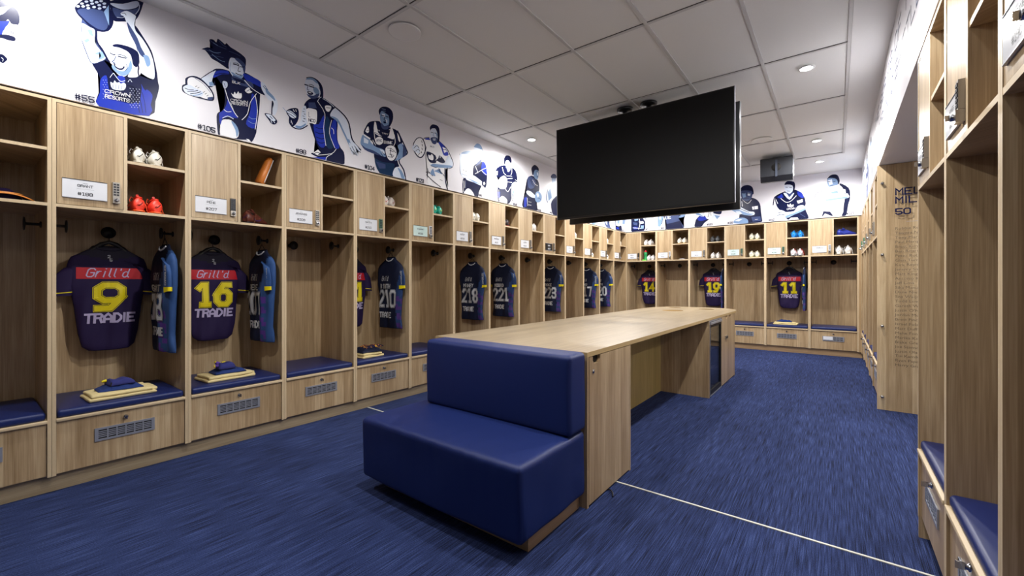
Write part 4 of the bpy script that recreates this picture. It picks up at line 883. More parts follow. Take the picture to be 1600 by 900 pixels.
figure('B', 1100, 160, 5, [
 ('n', '1058,632 1130,668 1142,740 1127,800 1110,882 1075,887 1095,800 1100,740 1080,680'), ('n', '960,602 990,568 1040,566 1060,610 1047,642 1035,602 990,592'), ('m', '963,604 985,590 1035,600 1044,642 1005,667 970,652'), ('l', '968,608 1000,600 1005,640 980,645'), ('n', 4, '968,618 985,620'), ('n', 4, '1005,620 1025,618'), ('n', 4, '985,648 1010,648'),
 ('w', '930,682 970,665 1050,645 1090,680 1100,740 1092,800 1075,882 985,892 950,850 938,760'), ('n', 3, '930,690 970,668'), ('n', 3, '985,790 1000,830 1010,880'), ('n', 3, '1035,770 1028,820 1015,850'), ('m', '990,700 1040,690 1050,705 1000,715'), ('w', '1060,670 1105,680 1108,710 1065,700'), ('n', 3, '1075,675 1095,705'),
 ('n', 4, '862,745 885,705 930,690'), ('l', '940,740 1010,735 1110,712 1128,722 1122,747 950,772'), ('m', '950,758 1122,735 1122,747 950,772'), ('w', '865,742 910,700 947,720 932,782 880,772'), ('n', 3, '880,735 915,715 935,725'), ('n', 3, '885,760 920,750'), ('n', 4, '870,765 920,782'), ('n', '920,893 932,850 985,852 1010,885'), ('w', '925,893 945,868 990,885 985,893'), ('T', 'n', '#121', 1113, 876, 1171, 870, 14)],
 'white shirted player print at the right end of the back wall')
# right wall: steep lettering and a grey figure
def rtext(txt, y0, y1, z, h, lab, c):
    b = MB(); st, L = text_strokes(txt, 1.3)
    for pl in st:
        strip(b, [((p[0]/L)*(y0-y1), p[1]/6*h) for p in pl], h*.15, PR[c], lambda a, q: Vector((XR+.0114, y0-a, z+q)))
    o = b.build('wall_lettering'); tag(o, lab, 'wall lettering', 'grey lettering on the right bulkhead')
rtext('THE SERIES OF TODAY', 6.1, 2.55, 2.89, .105, 'upper line of grey capital lettering on the white right bulkhead', 's')
rtext('FOR INTO BATTLE', 5.6, 2.9, 2.69, .105, 'lower line of grey capital lettering on the white right bulkhead', 's')
def rfig(y, w, z0, z1, c, lab, seed):
    """upright printed torso with head, shoulders and arms, y is its middle"""
    rnd = random.Random(seed); b = MB(); H = z1-z0
    f = lambda off: (lambda a, q: Vector((XR+.0116-off, y-a*w, z0+q*H)))
    def pg(c_, pts, off):
        p = smooth_loop(pts); fo = f(off); bm = bmesh.new(); fc = bm.faces.new([bm.verts.new(fo(*q)) for q in p]); bmesh.ops.triangulate(bm, faces=[fc]); bm.verts.index_update()
        b.add([v.co.copy() for v in bm.verts], [[v.index for v in t.verts] for t in bm.faces], PR[c_]); bm.free()
    pg(c, [(-.3, 0), (-.34, .4), (-.5, .35), (-.55, .5), (-.4, .68), (-.15, .75), (.15, .75), (.4, .66), (.5, .45), (.34, .4), (.3, 0)], .0006)
    pg('m', [(-.13, .78), (-.1, .93), (0, .98), (.1, .93), (.13, .78), (0, .7)], .0012); pg('n', [(-.14, .88), (-.1, 1.0), (.08, 1.0), (.15, .86), (.05, .92)], .0018)
    pg('l', [(-.45, .36), (-.1, .3), (.1, .34), (0, .42), (-.35, .5)], .0018); pg('w', [(-.05, .32), (.1, .25), (.2, .38), (.08, .48)], .0024); pg('w', [(-.2, .6), (.1, .58), (.12, .64), (-.2, .66)], .0024)
    tag(b.build('player_print'), lab, 'wall print', 'printed player figures on the right bulkhead')
rfig(8.35, .7, BR+.02, 3.0, 'm', 'narrow pale blue player print on the right bulkhead nearest the back wall', 1)
rfig(7.55, .7, BR+.02, 2.98, 's', 'narrow slate player print on the right bulkhead, second from the back wall', 2)
rfig(6.75, .7, BR+.02, 3.0, 'g', 'narrow grey player print on the right bulkhead, third from the back wall', 3)
rfig(2.22, .6, BR+.10, 3.0, 'g', 'grey player print on the white bulkhead above the near right lockers', 4)
# ================================================================== jerseys and hangers
def jersey_mesh(kind, num, name, seed, bx=.125):
    wide = kind != 'h' and bx > .1
    """front faces -y, collar at z=0, hem at z=-.72"""
    rnd = random.Random(seed); home = kind == 'h'
    base = M['jh'] if home else M['ja']; b = MB(); H = .73
    prof = [(-.715, .128, .020), (-.69, .168, .028), (-.60, .192, .032), (-.50, .205, .034), (-.42, .213, .036), (-.34, .226, .038), (-.27, .238, .038), (-.20, .244, .036), (-.14, .246, .033),
            (-.10, .236, .030), (-.07, .210, .026), (-.045, .168, .022), (-.022, .122, .018), (-.004, .092, .013), (.004, .080, .008)]
    if home: prof = [(z, w*(.88 if z < -.09 else .93 if z < -.04 else 1)*(1 if z > -.3 else .96), t) for z, w, t in prof]
    if not home: prof = [(-.725, .196, .030), (-.70, .198, .034)]+[(z, w*.90 if z > -.2 else w*.88+.008, t*1.15) for z, w, t in prof[2:]]
    def wid(z):
        for i in range(len(prof)-1):
            a, c = prof[i], prof[i+1]
            if a[0] <= z <= c[0]:
                t = (z-a[0])/(c[0]-a[0]); return a[1]+(c[1]-a[1])*t, a[2]+(c[2]-a[2])*t
        return prof[-1][1:] if z > 0 else prof[0][1:]
    def fold(x, z):
        k = min(1, max(0, (-z-.05)/.3))
        return .006*k*math.sin(x*34+z*3+seed)+.004*k*math.sin(x*71-z*9+seed*2)+.011*noise.noise(Vector((x*5+z*3, z*6-x*4, seed+9)))*(.4+k)+.006*noise.noise(Vector((x*7, z*3.5, seed)))+.004*math.sin(z*21+x*16+seed)*math.exp(-((z+.35)/.14)**2)
    def front(x, z):
        w, t = wid(z); s = max(-1, min(1, x/w))
        return -t*math.sqrt(max(0, 1-s**4))*.9+fold(x, z)
    def shift(x, z):   # the hem curves down at the middle
        return z-(.02*(1-(x/.2)**2) if home else .006)*max(0, (-z-.5)/.23)
    n = 26; zs = []
    for i in range(len(prof)-1):
        k = 3 if i < 9 else 2
        zs += [prof[i][0]+(prof[i+1][0]-prof[i][0])*j/k for j in range(k)]
    zs.append(prof[-1][0])
    def col_at(x, z):
        if home: return M['jhd'] if z > -.06-.02*math.cos(x*12) else (M['jblue'] if abs(x) > .170 and z < -.42 and z > -.9 and x > 0 else M['jh'])
        if x > bx+max(0, z+.32)*.45:
            if z < -.36 and x < bx+.10 and math.sin(z*70+x*38) > -.1: return M['jpur2'] if wide else M['jpur']
            return M['jblue2'] if wide else M['jblue']
        return M['ja']
    rows = []
    for z in zs:
        w, t = wid(z); fr = []
        for k in range(n+1):
            x = -w*math.cos(PI*k/n); fr.append((x, front(x, z), shift(x, z)))
        bk = [(x*.998, t*.5*math.sqrt(max(0, 1-(x/w)**4))+.004, zz+(.0 if z < -.01 else .012)) for x, y, zz in fr[1:-1][::-1]]
        rows.append(fr+bk)
    N = len(rows[0]); vs = [v for r in rows for v in r]; o = len(b.v)
    groups = {}
    for i in range(len(rows)-1):
        for k in range(N):
            k2 = (k+1) % N; q = (i*N+k, i*N+k2, (i+1)*N+k2, (i+1)*N+k)
            cx = (vs[q[0]][0]+vs[q[1]][0])/2; cz = (zs[i]+zs[i+1])/2
            groups.setdefault(col_at(cx, cz), []).append(q)
    b.v += [tuple(v) for v in vs]
    for m, fs in groups.items():
        kk = b.mi(m)
        for f in fs: b.f.append(list(f)); b.m.append(kk); b.s.append(True)
    b.f.append(list(range(N))[::-1]); b.m.append(b.mi(base)); b.s.append(False)
    # artwork that follows the cloth
    def F(off): return lambda x, z: (x, front(x, z)-off, shift(x, z))
    def patch(x0, x1, z0, z1, m, off=.002, nx=18, nz=4):
        g = F(off); vv = [g(x0+(x1-x0)*i/nx, z0+(z1-z0)*j/nz) for j in range(nz+1) for i in range(nx+1)]
        b.add(vv, [(j*(nx+1)+i, j*(nx+1)+i+1, (j+1)*(nx+1)+i+1, (j+1)*(nx+1)+i) for j in range(nz) for i in range(nx)], m, True)
    if home:
        patch(-.172, .180, -.222, -.142, M['red'], nx=26)
        lettering(b, "Grill'd", -.012, -.207, .058, M['lilac'], F(.0035), .12, .95, .28, .02, width=.225)
        nw = .15 if len(num) == 1 else .215
        for wf, m, off in ((.31, M['yel'], .0030), (.262, M['jhd'], .0040), (.225, M['yel'], .0050)):
            lettering(b, num.replace('9', '⑨').replace('6', '⑥'), 0, -.432, .165, m, F(off), wf, 1, 0, .02, space=2.5, width=(.132 if len(num) == 1 else .215))
        lettering(b, 'TRADIE', .0, -.528, .056, M['lilac'], F(.0035), .26, 1, .05, .02, space=1.5, width=.262)
        lettering(b, '2', -.004, -.070, .018, M['silver'], F(.0035), .22); lettering(b, '5', .006, -.095, .018, M['silver'], F(.0035), .22)
    else:
        lettering(b, "Grill'd", -.045, -.235, .048, M['silver'], F(.0045), .11, .95, .28, .02, width=.115)
        lettering(b, name, -.040, -.312, .040, M['silver'], F(.0045), .22, 1, 0, .02, width=min(.17, .028*len(name)+.03))
        for wf, m, off in ((.235, M['silver'], .0040), (.205, M['ja'], .0048), (.165, M['silver'], .0056)):
            lettering(b, num, -.012 if wide else -.045, -.500, .155, m, F(off), wf, 1, 0, .02, space=2.2, width=.26 if wide else .215)
        lettering(b, 'TRADIE', -.04, -.615, .048, M['silver'], F(.0045), .26, 1, 0, .02, width=.19)
        b.tube([(-.062, -.012, -.002), (-.04, -.022, -.022), (0, -.026, -.030), (.04, -.022, -.022), (.062, -.012, -.002)], .0055, M['white_l'], 8)
    if home: b.tube([(-.07, -.010, .002), (-.04, -.018, -.012), (0, -.020, -.016), (.04, -.018, -.012), (.07, -.010, .002)], .006, M['jhd'], 8)
    body = b.mesh('body')
    def sleeve(s):
        b = MB(); rings = []; n = 18
        m = M['jh'] if home else ((M['jblue2'] if wide else M['jblue']) if s > 0 else M['ja'])
        wx = .186 if home else ((.200 if s > 0 else .178) if wide else (.165 if s > 0 else .150))
        path = [(wx-.075, -.105, .050), (wx-.02, -.120, .070), (wx+.015, -.170, .070), (wx+.036, -.235, .060), (wx+.046, -.29, .056), (wx+.053, -.340, .053)]
        if not home: path = [(wx-.055, -.100, .040), (wx-.02, -.120, .055), (wx-.0, -.180, .056), (wx+.006, -.235, .052), (wx+.008, -.28, .049), (wx+.010, -.315, .047)]
        for i, (x, z, r) in enumerate(path):
            t = i/(len(path)-1); ang = (.9-.62*t) if home else (.8-.75*t)
            ring = []
            for k in range(n):
                a = 2*PI*k/n; u = r*math.cos(a); w = (.026 if home else .017)*math.sin(a)+.003*math.sin(a*3+seed)
                ring.append((s*(x+u*math.cos(ang*.75-.15)), w-.004*(1 if s > 0 else -1)+(0 if home else (-.030 if s > 0 else .022)*(.2 if wide else 1)), z-(-u)*math.sin(ang*.75-.15)*(-1)))
            rings.append(ring)
        b.loft(rings, m, True, True)
        def band(t0, t1, mm, g=1.03):
            rr = []
            for t in (t0, t1):
                f = t*(len(rings)-1); i = min(int(f), len(rings)-2); q = f-i
                ring = [Vector(rings[i][k])*(1-q)+Vector(rings[i+1][k])*q for k in range(n)]
                c = sum(ring, Vector())/n; rr.append([c+(v-c)*g for v in ring])
            b.loft(rr, mm, True, False)
        if home: band(.90, .925, M['yel'])
        else:
            band(.82, 1.01, M['yel'], 1.04)
            if s > 0: lettering(b, 'CARSALES', 0, -.013, .026, M['silver'], lambda a, q: (wx+.008-q, (-.024 if wide else -.048)-.002, -.205+a), .2, 1, 0, None, width=.13)
        return b.mesh('sleeve')
    return body, sleeve(-1), sleeve(1)
def local_to_world(bank, i, x, y, z):
    loc, rz = unit_xf(bank, i); v = Matrix.Rotation(rz, 3, 'Z') @ Vector((x, y, z)); return Vector(loc)+v, rz
def jersey(bank, i, where, kind, num, name, label, dx=0.0, rot=0.0, bx=.125, xs=1.0):
    seed = (i*3.7+(10 if bank == 'B' else 0)+(5 if kind == 'h' else 0))
    if where == 'back': x, y, z, r0 = .333+dx, .505, 1.497, 0
    else: x, y, z, r0 = W-.018-.056, .245, 1.515, -PI/2
    p, rz = local_to_world(bank, i, x, y, z)
    r = empty('jersey', p, rz+r0+rot); tag(r, label, 'jersey', 'purple home jerseys on broad hangers' if kind == 'h' else 'navy training jerseys on the side hooks')
    r.scale = (xs, 1, 1.0 if kind == 'h' else 1.05)
    bd, sl, sr = jersey_mesh(kind, num, name, seed, bx)
    put('body', bd, r); put('sleeve', sl, r); put('sleeve', sr, r)
    hroot = empty('clothes_hanger', p, rz+r0+rot); hroot.scale = (xs, 1, 1)
    b = MB()
    if kind == 'h':
        b.tube([(-.17, .004, -.085), (-.13, .004, -.058), (-.085, .004, -.014), (-.04, 0, .028), (0, 0, .044), (.04, 0, .028), (.085, .004, -.014), (.13, .004, -.058), (.17, .004, -.085)], [.008, .012, .015, .016, .014, .016, .015, .012, .008], M['black'], 10); b.build('shoulder_bar', hroot)
        b = MB(); b.tube([(0, 0, .04), (0, .0, .075), (0, .010, .098), (0, .03, .108), (0, .046, .098)], .0028, M['blackm'], 8); b.build('hook', hroot)
        tag(hroot, 'broad black shoulder hanger in '+HW[(bank, i)], 'hanger', 'clothes hangers')
    else:
        b.tube([(-.15, 0, -.065), (-.07, 0, -.006), (0, 0, .062), (.07, 0, -.006), (.15, 0, -.065)], .0032, M['blackm'], 8); b.build('shoulder_wire', hroot)
        b = MB(); b.tube([(0, 0, .06), (0, 0, .085), (.004, -.006, .100), (-.006, 0, .112), (-.014, .006, .100)], .003, M['blackm'], 8); b.build('hook', hroot)
        tag(hroot, 'thin wire hanger in '+HW[(bank, i)], 'hanger', 'clothes hangers')
HW = {(a[0], a[1]): a[3] for a in LN}
JL = [('L', 0, 'back', 'h', '9', '', 'purple jersey with the big single yellow 9, under the red boots'),
 ('L', 1, 'back', 'h', '16', '', 'purple jersey with yellow 16 in the leather roll locker', -.02),
 ('L', 3, 'back', 'h', '21', '', 'purple jersey half hidden behind the divider, left of the 210 jersey', -.05, 0.0, .125, .84),
 ('B', 0, 'back', 'h', '14', '', 'purple jersey with yellow 14 in the back corner, below the green bottle', .018),
 ('B', 2, 'back', 'h', '19', '', 'purple jersey with yellow 19 on the back wall, below grey boots', .018),
 ('B', 4, 'back', 'h', '11', '', 'purple jersey with yellow 11 on the back wall above a cream towel'),
 ('L', 0, 'side', 'a', '188', 'GRANT', 'blue sided training jersey turned sideways, right of the number 9 jersey', 0, .05, .0),
 ('L', 1, 'side', 'a', '207', 'PENE', 'blue sided training jersey with yellow cuffs, right of the number 16 jersey', 0, .05, .03),
 ('L', 3, 'side', 'a', '210', 'B SMITH', 'navy jersey reading 210 above the folded shirt pile'),
 ('L', 5, 'side', 'a', '218', 'MEANEY', 'navy jersey reading 218 just left above the couch back'), ('L', 6, 'side', 'a', '221', 'MACDONALD', 'navy jersey reading 221 below the dark red boots'),
 ('L', 8, 'side', 'a', '223', 'DRAKE', 'navy training jersey under the black nameplate'), ('L', 10, 'side', 'a', '217', 'KING', 'navy training jersey third locker from the left corner'),
 ('L', 11, 'side', 'a', '220', 'HOWARTH', 'navy training jersey second locker from the left corner'),
 ('B', 2, 'side', 'a', '211', 'TUI', 'training jersey seen edge-on below the grey boots, back wall'), ('B', 4, 'side', 'a', '208', 'VUNI', 'training jersey seen edge-on near the right back corner')]
for J in JL: jersey(*J)

# ================================================================== boots and shoes
def boot_mesh(main, sole, mark, lace, low=False):
    b = MB(); up = mat('upper_'+main, main, .45); so = mat('sole_'+sole, sole, .5); mk = mat('mark_'+mark, mark, .5); la = mat('lace_'+lace, lace, .8); dk = M['dark']
    L = .285; st = [0, .012, .035, .07, .10, .13, .16, .19, .22, .25, .272, .285]
    hw = [.018, .030, .036, .037, .036, .037, .040, .045, .047, .042, .030, .010]
    ht = [.060, .098, .106, .088, .084, .098, .092, .076, .062, .050, .040, .030]
    rings = []; n = 18
    for s, w, h in zip(st, hw, ht):
        ring = []
        for k in range(n):
            a = 2*PI*k/n; cx, cz = math.cos(a), math.sin(a)
            x = w*math.copysign(abs(cx)**.75, cx)*(1-(.35+.25*(s < .08))*max(0, cz)**1.6); z = .014+(h-.014)*(.5+.5*math.copysign(abs(cz)**.8, cz))
            ring.append((x, s+(.006 if s == 0 else 0)+(-.006*math.sin(PI*(z-.014)/max(.01, h)) if s < .03 else 0), z))
        rings.append(ring)
    b.loft(rings, up, True, True)
    upper = b
    c = []
    for k in range(16):
        a = 2*PI*k/16; c.append((.019*math.cos(a), .062+.040*math.sin(a)))
    upper.prism(c, .080, .1015, dk) ; upper.tube([(x, y, .101-.10*(y-.035) if y > .035 else .105) for x, y in c]+[(c[0][0], c[0][1], .101)], .005, up, 8, False)
    # sole plate and studs
    so_b = MB(); ol = []
    for s, w in zip(st, hw): ol.append((w*.98, s))
    ol += [(-x, y) for x, y in ol[::-1]]
    so_b.prism(ol, .010, .017, so)
    for x, y in ((-.02, .03), (.02, .03), (-.022, .06), (.022, .06), (-.03, .17), (.03, .17), (-.03, .22), (.03, .22), (0, .255), (0, .20)):
        so_b.lathe([(.0045, 0), (.007, .0115), (.001, .0115)], (x, y, 0), so, 8)
    mk_b = MB()
    for sx in (1, -1):
        strip(mk_b, [(-.010, .050), (-.002, .046), (.010, .058), (.016, .068)], .0045, mk, lambda x, z: (x, -.0062+x*x*9, z), .01)
        strip(mk_b, [(.06, .045), (.09, .034), (.13, .040), (.17, .058)], .007, mk, lambda y, z, sx=sx: (sx*.0395, y, z), .02)
    la_b = MB()
    for i in range(4): la_b.tube([(-.018, .118+.02*i, .095-.008*i), (0, .122+.02*i, .101-.009*i), (.018, .118+.02*i, .095-.008*i)], .0025, la, 6)
    la_b.tube([(.012, .11, .104), (.035, .09, .095), (.044, .07, .06), (.047, .05, .02), (.052, .03, .005)], .0022, la, 6)
    la_b.tube([(-.012, .11, .104), (-.030, .09, .112), (-.042, .07, .085), (-.040, .05, .07)], .0022, la, 6)
    la_b.tube([(0, .118, .10), (.002, .095, .118), (0, .075, .124)], [.010, .011, .008], up, 8)
    return (upper.mesh('upper'), so_b.mesh('sole'), mk_b.mesh('marking'), la_b.mesh('laces'))
_boots = {}
def pair(bank, i, lvl, x, key, label, gap=.098, y=.035, rz=0.0, n=2, sc=1.0):
    if key not in _boots: _boots[key] = boot_mesh(*BOOTS[key])
    for k in range(n):
        p, r0 = local_to_world(bank, i, x+(k-.5*(n-1))*gap, y+(0.012 if k else 0), {1: 2.0485, 0: 1.7205}[lvl])
        r = empty('boot', p, r0+rz+(.06 if k else -.05)); r.scale = (sc, sc, sc)
        for nm, me in zip(('upper', 'sole', 'marking', 'laces'), _boots[key]): put(nm, me, r)
        tag(r, ('left ' if k == 0 else 'right ')+label if n == 2 else label, 'boot', 'boots and shoes in the cubbies')
BOOTS = {'white': ('dcd8cc', 'c9c3b4', '1e1e24', 'e6e4de'), 'red': ('f0402c', 'ff6a30', '141414', 'f2582a'), 'wred': ('d8cfc8', 'b8a89c', 'c4363a', 'dedad6'), 'teal': ('18a48c', '16806e', 'd8e838', '1cb49c'),
         'runner': ('e2dfdc', 'd6cfc6', 'c8c0b6', 'eceae8'), 'dark': ('2a2024', 'b8402e', 'd84a38', '1e1a1c'), 'gold': ('e8e4da', 'c89a2c', 'c8a040', 'ece8e0'), 'blue': ('1284d8', '1a74c4', '0c2a60', '2a94e4'),
         'navy': ('1c2c8c', '2a3cb0', '3c58d0', '24348c'), 'grey': ('4a4c50', '3a3c40', '6a6c70', '505256'), 'cream': ('e4e0cc', 'd2cc98', '22222a', 'e8e6d8'), 'wr': ('dadade', 'c8c8cc', 'd02838', 'e2e2e6'), 'brown': ('5a2a20', '1c1420', '3a2a68', '6a3a28')}
pair('L', 0, 1, .455, 'white', 'white football boot on the upper shelf of the #188 locker')
pair('L', 0, 0, .455, 'red', 'bright orange-red boot in the lower cubby of the #188 locker')
pair('L', 1, 0, .395, 'brown', 'dark brown boot low in the cubby under the leather roll', y=.07, rz=-.85, n=1)
pair('L', 3, 1, .447, 'wred', 'white boot with red stripe in the #210 locker cubby', y=.06)
pair('L', 4, 1, .447, 'teal', 'teal boot with yellow stripe', y=.04)
pair('L', 5, 1, .447, 'white', 'white boot above the 218 jersey', y=.03)
pair('L', 6, 1, .447, 'dark', 'dark boot with red marks above the 221 jersey', y=.05)
pair('L', 7, 1, .465, 'runner', 'white trainer right of the dark and red boots', y=.05, sc=1.12, gap=.114)
pair('L', 9, 1, .447, 'white', 'white boot in the locker after the black nameplate', y=.05)
pair('L', 10, 0, .44, 'gold', 'gold soled white boot in a lower cubby near the left corner', y=.04)
pair('L', 11, 1, .447, 'white', 'white boot on the upper shelf second locker from the corner', y=.04)
pair('L', 11, 0, .45, 'runner', 'white trainer in the lower cubby second locker from the corner', y=.04)
pair('L', 12, 1, .447, 'white', 'white boot in the last locker before the corner', y=.04)
pair('B', 0, 1, .46, 'runner', 'white trainer in the corner cubby above the green bottle', y=.05, sc=1.05)
pair('B', 0, 0, .52, 'runner', 'white trainer to the right of the green bottle', y=.05, gap=.09)
pair('B', 1, 1, .50, 'gold', 'white and yellow boot above the empty space beside jersey 14', y=.05)
pair('B', 2, 1, .46, 'grey', 'grey boot in the dark cubby above jersey 19', y=.07)
pair('B', 2, 0, .47, 'runner', 'white trainer in the lower cubby above jersey 19', y=.05)
pair('B', 3, 1, .48, 'cream', 'cream boot on the upper shelf beside the pale green plate', y=.04)
pair('B', 3, 0, .48, 'cream', 'cream boot in the lower cubby beside the pale green plate', y=.04)
pair('B', 4, 1, .48, 'blue', 'bright blue boot above the red ones on the back wall', y=.06, gap=.105, sc=1.05)
pair('B', 4, 0, .48, 'red', 'red boot behind the white ones above jersey 11', y=.245, gap=.11, sc=1.15)
pair('B', 4, 0, .48, 'wr', 'white boot with red mark in front of red boots', y=-.045, gap=.105)
pair('B', 5, 1, .385, 'navy', 'front royal blue boot lying in the top right corner cubby', y=.07, rz=-1.2, n=1, sc=.94)
pair('B', 5, 1, .385, 'navy', 'rear royal blue boot behind the other in the top right corner cubby', y=.20, rz=-1.2, n=1, sc=.94)
pair('B', 5, 0, .47, 'runner', 'large white trainer in the lower right corner cubby', y=.04, gap=.13, sc=1.25)

# ================================================================== cloth piles, caps, bottle and small things
def towel(bank, i, x, y, w, d, label, ztop=.4835, rz=0.0):
    p, r0 = local_to_world(bank, i, x, y, ztop)
    def dsp(q, n): 
        return (0, 0, .009*noise.noise(Vector((q.x*9+i, q.y*9, 1)))+.003*noise.noise(Vector((q.x*30, q.y*30, i)))) if n.z > .2 else (.003*noise.noise(Vector((q.y*12, q.z*40, i))),)*2+(0,)
    b = MB(); b.rbox(-w/2, -d/2, .001, w/2, d/2, .022, .0095, M['towel'], (14, 12, 1), 3, dsp)
    b.rbox(-w/2+.012, -d/2+.006, .0225, w/2-.020, d/2-.01, .045, .0105, M['towel'], (14, 12, 1), 3, dsp)
    b.rbox(w/2-.034, -d/2+.05, .010, w/2+.016, d/2-.02, .036, .010, M['towel'], (2, 8, 1), 3, dsp)
    tag(b.build('folded_towel', None, p, (0, 0, r0+rz)), label, 'towel', 'folded cream towels on the seats'); return .046+ztop
def cloth(name, bank, i, x, y, z, w, d, h, m, label, cat, rz=0.0, taper=.35, extra=None, group='small clothes on the towels'):
    p, r0 = local_to_world(bank, i, x, y, z)
    def dsp(q, n):
        s = 1-taper*min(1, max(0, q.z/h)); a = noise.noise(Vector((q.x*10+x*9, q.y*10, q.z*12)))
        return (q.x*(s-1)+.006*a, q.y*(s-1)+.008*noise.noise(Vector((q.y*14, q.x*9, 3+i))), .009*a+.004*math.sin(q.x*60) if n.z > .2 else 0)
    r = empty(name, p, r0+rz)
    b = MB(); b.rbox(-w/2, -d/2, 0.001, w/2, d/2, h, min(h*.45, .02), m, (16, 12, 2), 3, dsp); b.build('folded_cloth', r)
    if extra: extra(r, w, d, h)
    return tag(r, label, cat, group)
def cap_bits(r, w, d, h):
    b = MB(); b.tube([(-w*.30, d*.10, h*.9), (-w*.42, d*.1, h*1.02), (-w*.52, d*.08, h*1.22)], [.012, .014, .009], M['purplec'], 8); b.tube([(-w*.32, -d*.15, h*.6), (-w*.5, -d*.16, h*.7), (-w*.62, -d*.17, h*.66)], [.012, .012, .007], M['purplec'], 8); b.build('purple_tie', r)
    b = MB(); b.tube([(-w*.50, d*.08, h*1.20), (-w*.55, d*.08, h*1.26)], .009, M['yel'], 8); b.tube([(-w*.60, -d*.17, h*.66), (-w*.66, -d*.17, h*.64)], .008, M['yel'], 8); b.tube([(-w*.1, d*.3, h*.96), (w*.1, d*.32, h)], .006, M['yel'], 8); b.build('yellow_tip', r)
def pocket(r, w, d, h):
    b = MB(); b.prism([(-.06, 0), (.06, 0), (.05, .022), (0, .034), (-.05, .022)], -.004, .001, M['dark'], lambda y, z, x: (-w*.5+.012+x+z*.3, y, z+.006)); b.build('dark_opening', r)
    b = MB(); b.tube([(-w*.42, d*.25, h*.8), (-w*.58, d*.25, h*.72)], [.010, .006], M['yel'], 8); b.build('yellow_tip', r)
zt = towel('L', 0, .335, .20, .345, .25, 'cream folded towel below rolled socks, seat of the red boots locker', rz=.03)
cloth('folded_shorts', 'L', 0, .335, .20, zt-.001, .25, .17, .028, M['navyc'], 'navy folded shorts on the towel in the red boots locker', 'shorts')
cloth('cloth_pouch', 'L', 0, .335, .19, zt+.028, .145, .12, .040, M['indigo'], 'indigo rolled socks topping the pile under the number 9 jersey', 'socks', .1, .25, pocket)
zt = towel('L', 1, .31, .22, .345, .25, 'cream folded towel below a rounded indigo beanie, leather roll locker', rz=.06)
cloth('folded_shorts', 'L', 1, .325, .22, zt-.001, .24, .18, .030, M['navyc'], 'navy folded shorts on the towel in the leather roll locker', 'shorts')
cloth('beanie', 'L', 1, .30, .20, zt+.030, .125, .11, .050, M['indigo'], 'indigo knitted beanie with purple ties under the number 16 jersey', 'hat', 0, .2, cap_bits)
zt = towel('L', 3, .25, .20, .26, .26, 'cream folded towel on the seat under the 210 jersey', rz=.05)
def mottled():
    m, nt, bb = new_mat('navy_orange_pattern'); n = nt.nodes.new('ShaderNodeTexNoise'); n.inputs['Scale'].default_value = 45; tc = nt.nodes.new('ShaderNodeTexCoord'); nt.links.new(tc.outputs['Object'], n.inputs[0])
    cr = nt.nodes.new('ShaderNodeValToRGB'); cr.color_ramp.interpolation = 'CONSTANT'; e = cr.color_ramp.elements; e[0].color = hexc('1a1640'); e[1].position = .56; e[1].color = hexc('e08a30'); x = e.new(.66); x.color = hexc('d8d040')
    nt.links.new(n.outputs['Fac'], cr.inputs[0]); nt.links.new(cr.outputs[0], bb.inputs['Base Color']); bb.inputs['Roughness'].default_value = .9; return m
M['mott'] = mottled()
cloth('folded_shirt', 'L', 3, .27, .22, zt-.001, .26, .24, .04, M['ja'], 'navy folded shirt on the towel under the 210 jersey', 'shirt')
cloth('folded_shirt', 'L', 3, .34, .24, zt+.036, .26, .15, .020, M['mott'], 'navy shirt with orange flecks on top of the pile under the 210 jersey', 'shirt', .1)
cloth('folded_shirt', 'L', 5, .16, .25, .483, .22, .24, .075, M['purplec'], 'purple cloth just visible over the couch, under the 218 jersey', 'shirt')
zt = towel('B', 4, .30, .16, .36, .22, 'cream folded towel on the back wall seat under the number 11 jersey')
cloth('folded_shorts', 'B', 4, .28, .20, zt-.001, .26, .14, .035, M['navyc'], 'navy folded shorts on the back wall towel', 'shorts')
# headgear cap in the left edge locker
p, r0 = local_to_world('L', -1, .493, .17, 1.7205)
r = empty('cap', p, r0+.05); r.scale = (.88, .88, .95); tag(r, 'dark purple cap with orange binding in the left-edge locker', 'cap')
b = MB(); rings = []
for q in (0, .03, .06, .085):
    t = q/.085; R_ = .088*math.sqrt(max(.03, 1-t*t*.9)); rings.append([(R_*1.0*math.cos(2*PI*k/24), .03+R_*1.1*math.sin(2*PI*k/24), q) for k in range(24)])
b.loft(rings, M['jh'], True, True); b.build('crown', r)
def brim(zofs, th, grow, m):
    b = MB(); n = 20; top = []; bot = []
    for j in range(6):
        for k in range(n+1):
            a = PI+PI*k/n; rr = .080+(.075+grow)*j/5
            x = rr*1.08*math.cos(a); y = .03+rr*math.sin(a)*.95; z = .046+zofs-.9*x*x*1.9-.008*j/5
            top.append((x, y, max(z, .001+zofs)+th)); bot.append((x, y, max(z, .001+zofs)))
    fs = [(j*(n+1)+k, j*(n+1)+k+1, (j+1)*(n+1)+k+1, (j+1)*(n+1)+k) for j in range(5) for k in range(n)]
    b.add(top, fs, m, True); b.add(bot, [f[::-1] for f in fs], m, True)
    return b, top[-(n+1):]
bb_, rim = brim(0, .003, 0, M['jh']); lettering(bb_, '25', 0, .0, .022, M['silver'], lambda x, z: (x, -.085-z*.6, .052-1.7*x*x), .2); bb_.build('brim', r)
b = MB(); b.tube(rim, .004, M['trim_o'], 8); b.tube([(.088*math.cos(PI+PI*k/20), .03+.097*math.sin(PI+PI*k/20)-.004, .052) for k in range(21)], .004, M['trim_o'], 8); b.build('orange_binding', r)
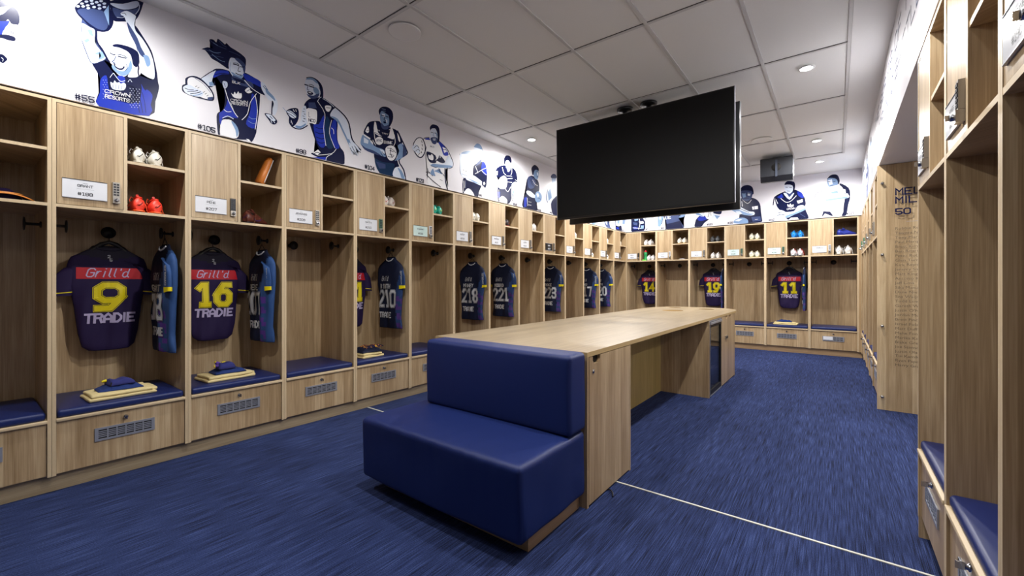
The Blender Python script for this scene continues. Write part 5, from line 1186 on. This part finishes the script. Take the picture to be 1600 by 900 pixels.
# tan leather roll
p, r0 = local_to_world('L', 1, .553, .13, 2.0485)
r = empty('leather_roll', p, r0); r.rotation_euler = (0, .42 if False else 0, r0)
tag(r, 'tan leather roll leaning in the upper cubby of the #207 locker', 'leather case')
T = Matrix.Rotation(.36, 3, 'Y')
b = MB(); rings = []
for q, s in ((0, .75), (.01, 1), (.10, .93), (.20, .80), (.235, .70), (.245, .4)):
    rings.append([tuple(T @ Vector((.036*s*math.cos(2*PI*k/24)-.035, .045*s*math.sin(2*PI*k/24), q+.012))) for k in range(24)])
b.loft(rings, M['orange'], True, True); b.build('case_body', r)
b = MB(); b.tube([tuple(T @ Vector((-.035+.02*1, -.038*s, q+.012))) for q, s in ((.015, 1), (.10, .95), (.20, .84), (.232, .72))], .0035, M['silver'], 8); b.build('zip', r)
# green bottle
p, r0 = local_to_world('B', 0, .415, .07, 1.7205)
r = empty('drink_bottle', p, r0); tag(r, 'green plastic drink bottle with red cap in the corner cubby', 'bottle')
gm = mat('green_plastic', '1a8a4a', .35)
b = MB(); b.lathe([(.001, 0), (.034, 0), (.036, .01), (.036, .06), (.031, .08), (.031, .12), (.036, .14), (.036, .165), (.024, .185), (.001, .185)], (0, 0, .0), gm, 24); b.build('body', r)
b = MB(); b.lathe([(.028, .186), (.028, .205), (.012, .212), (.011, .228), (.001, .228)], (0, 0, 0), M['red'], 20); b.build('cap', r)
p, r0 = local_to_world('B', 0, .40, .035, 1.7205); b = MB(); b.rbox(-.04, -.02, 0, .04, .02, .022, .006, mat('lime_plastic', '6ad23a', .5), (2, 2, 1), 2); tag(b.build('small_box', None, p+Vector((0, -.03, 0)) if False else local_to_world('B', 0, .40, .022-.0, 1.7205)[0], (0, 0, r0)), 'lime green small box in front of the green bottle', 'box')
p, r0 = local_to_world('B', 1, .50, .12, 1.7205)
r = empty('shin_guard', p, r0); tag(r, 'small white and black shin guard lying in the cubby beside jersey 14', 'shin guard')
b = MB(); b.rbox(-.055, -.03, .012, .055, .03, .024, .006, M['white_l'], (6, 3, 1), 2, lambda q, n: (0, 0, -3*q.x*q.x)); b.build('shell', r)
b = MB(); b.rbox(-.060, -.035, .001, .060, .035, .013, .005, M['black'], (6, 3, 1), 2, lambda q, n: (0, 0, -1*q.x*q.x)); b.build('padding', r)
# paper caught on the last vent
p, r0 = local_to_world('B', 5, .27, 0, .30); b = MB(); b.box(-.075, -.002, -.03, .055, .0025, .028, M['inkw']); tag(b.build('paper_note', None, p, (0, 0, r0)), 'blank pale paper over the left half of the right corner vent', 'paper')
# small cable end by the cupboard
b = MB(); b.tube([(-1.10, 2.40, .004), (-1.07, 2.38, .012), (-1.05, 2.36, .010), (-1.035, 2.33, .006)], .004, M['black'], 8); tag(b.build('cable_end'), 'short dark cable end on the carpet beside the cupboard door', 'cable')
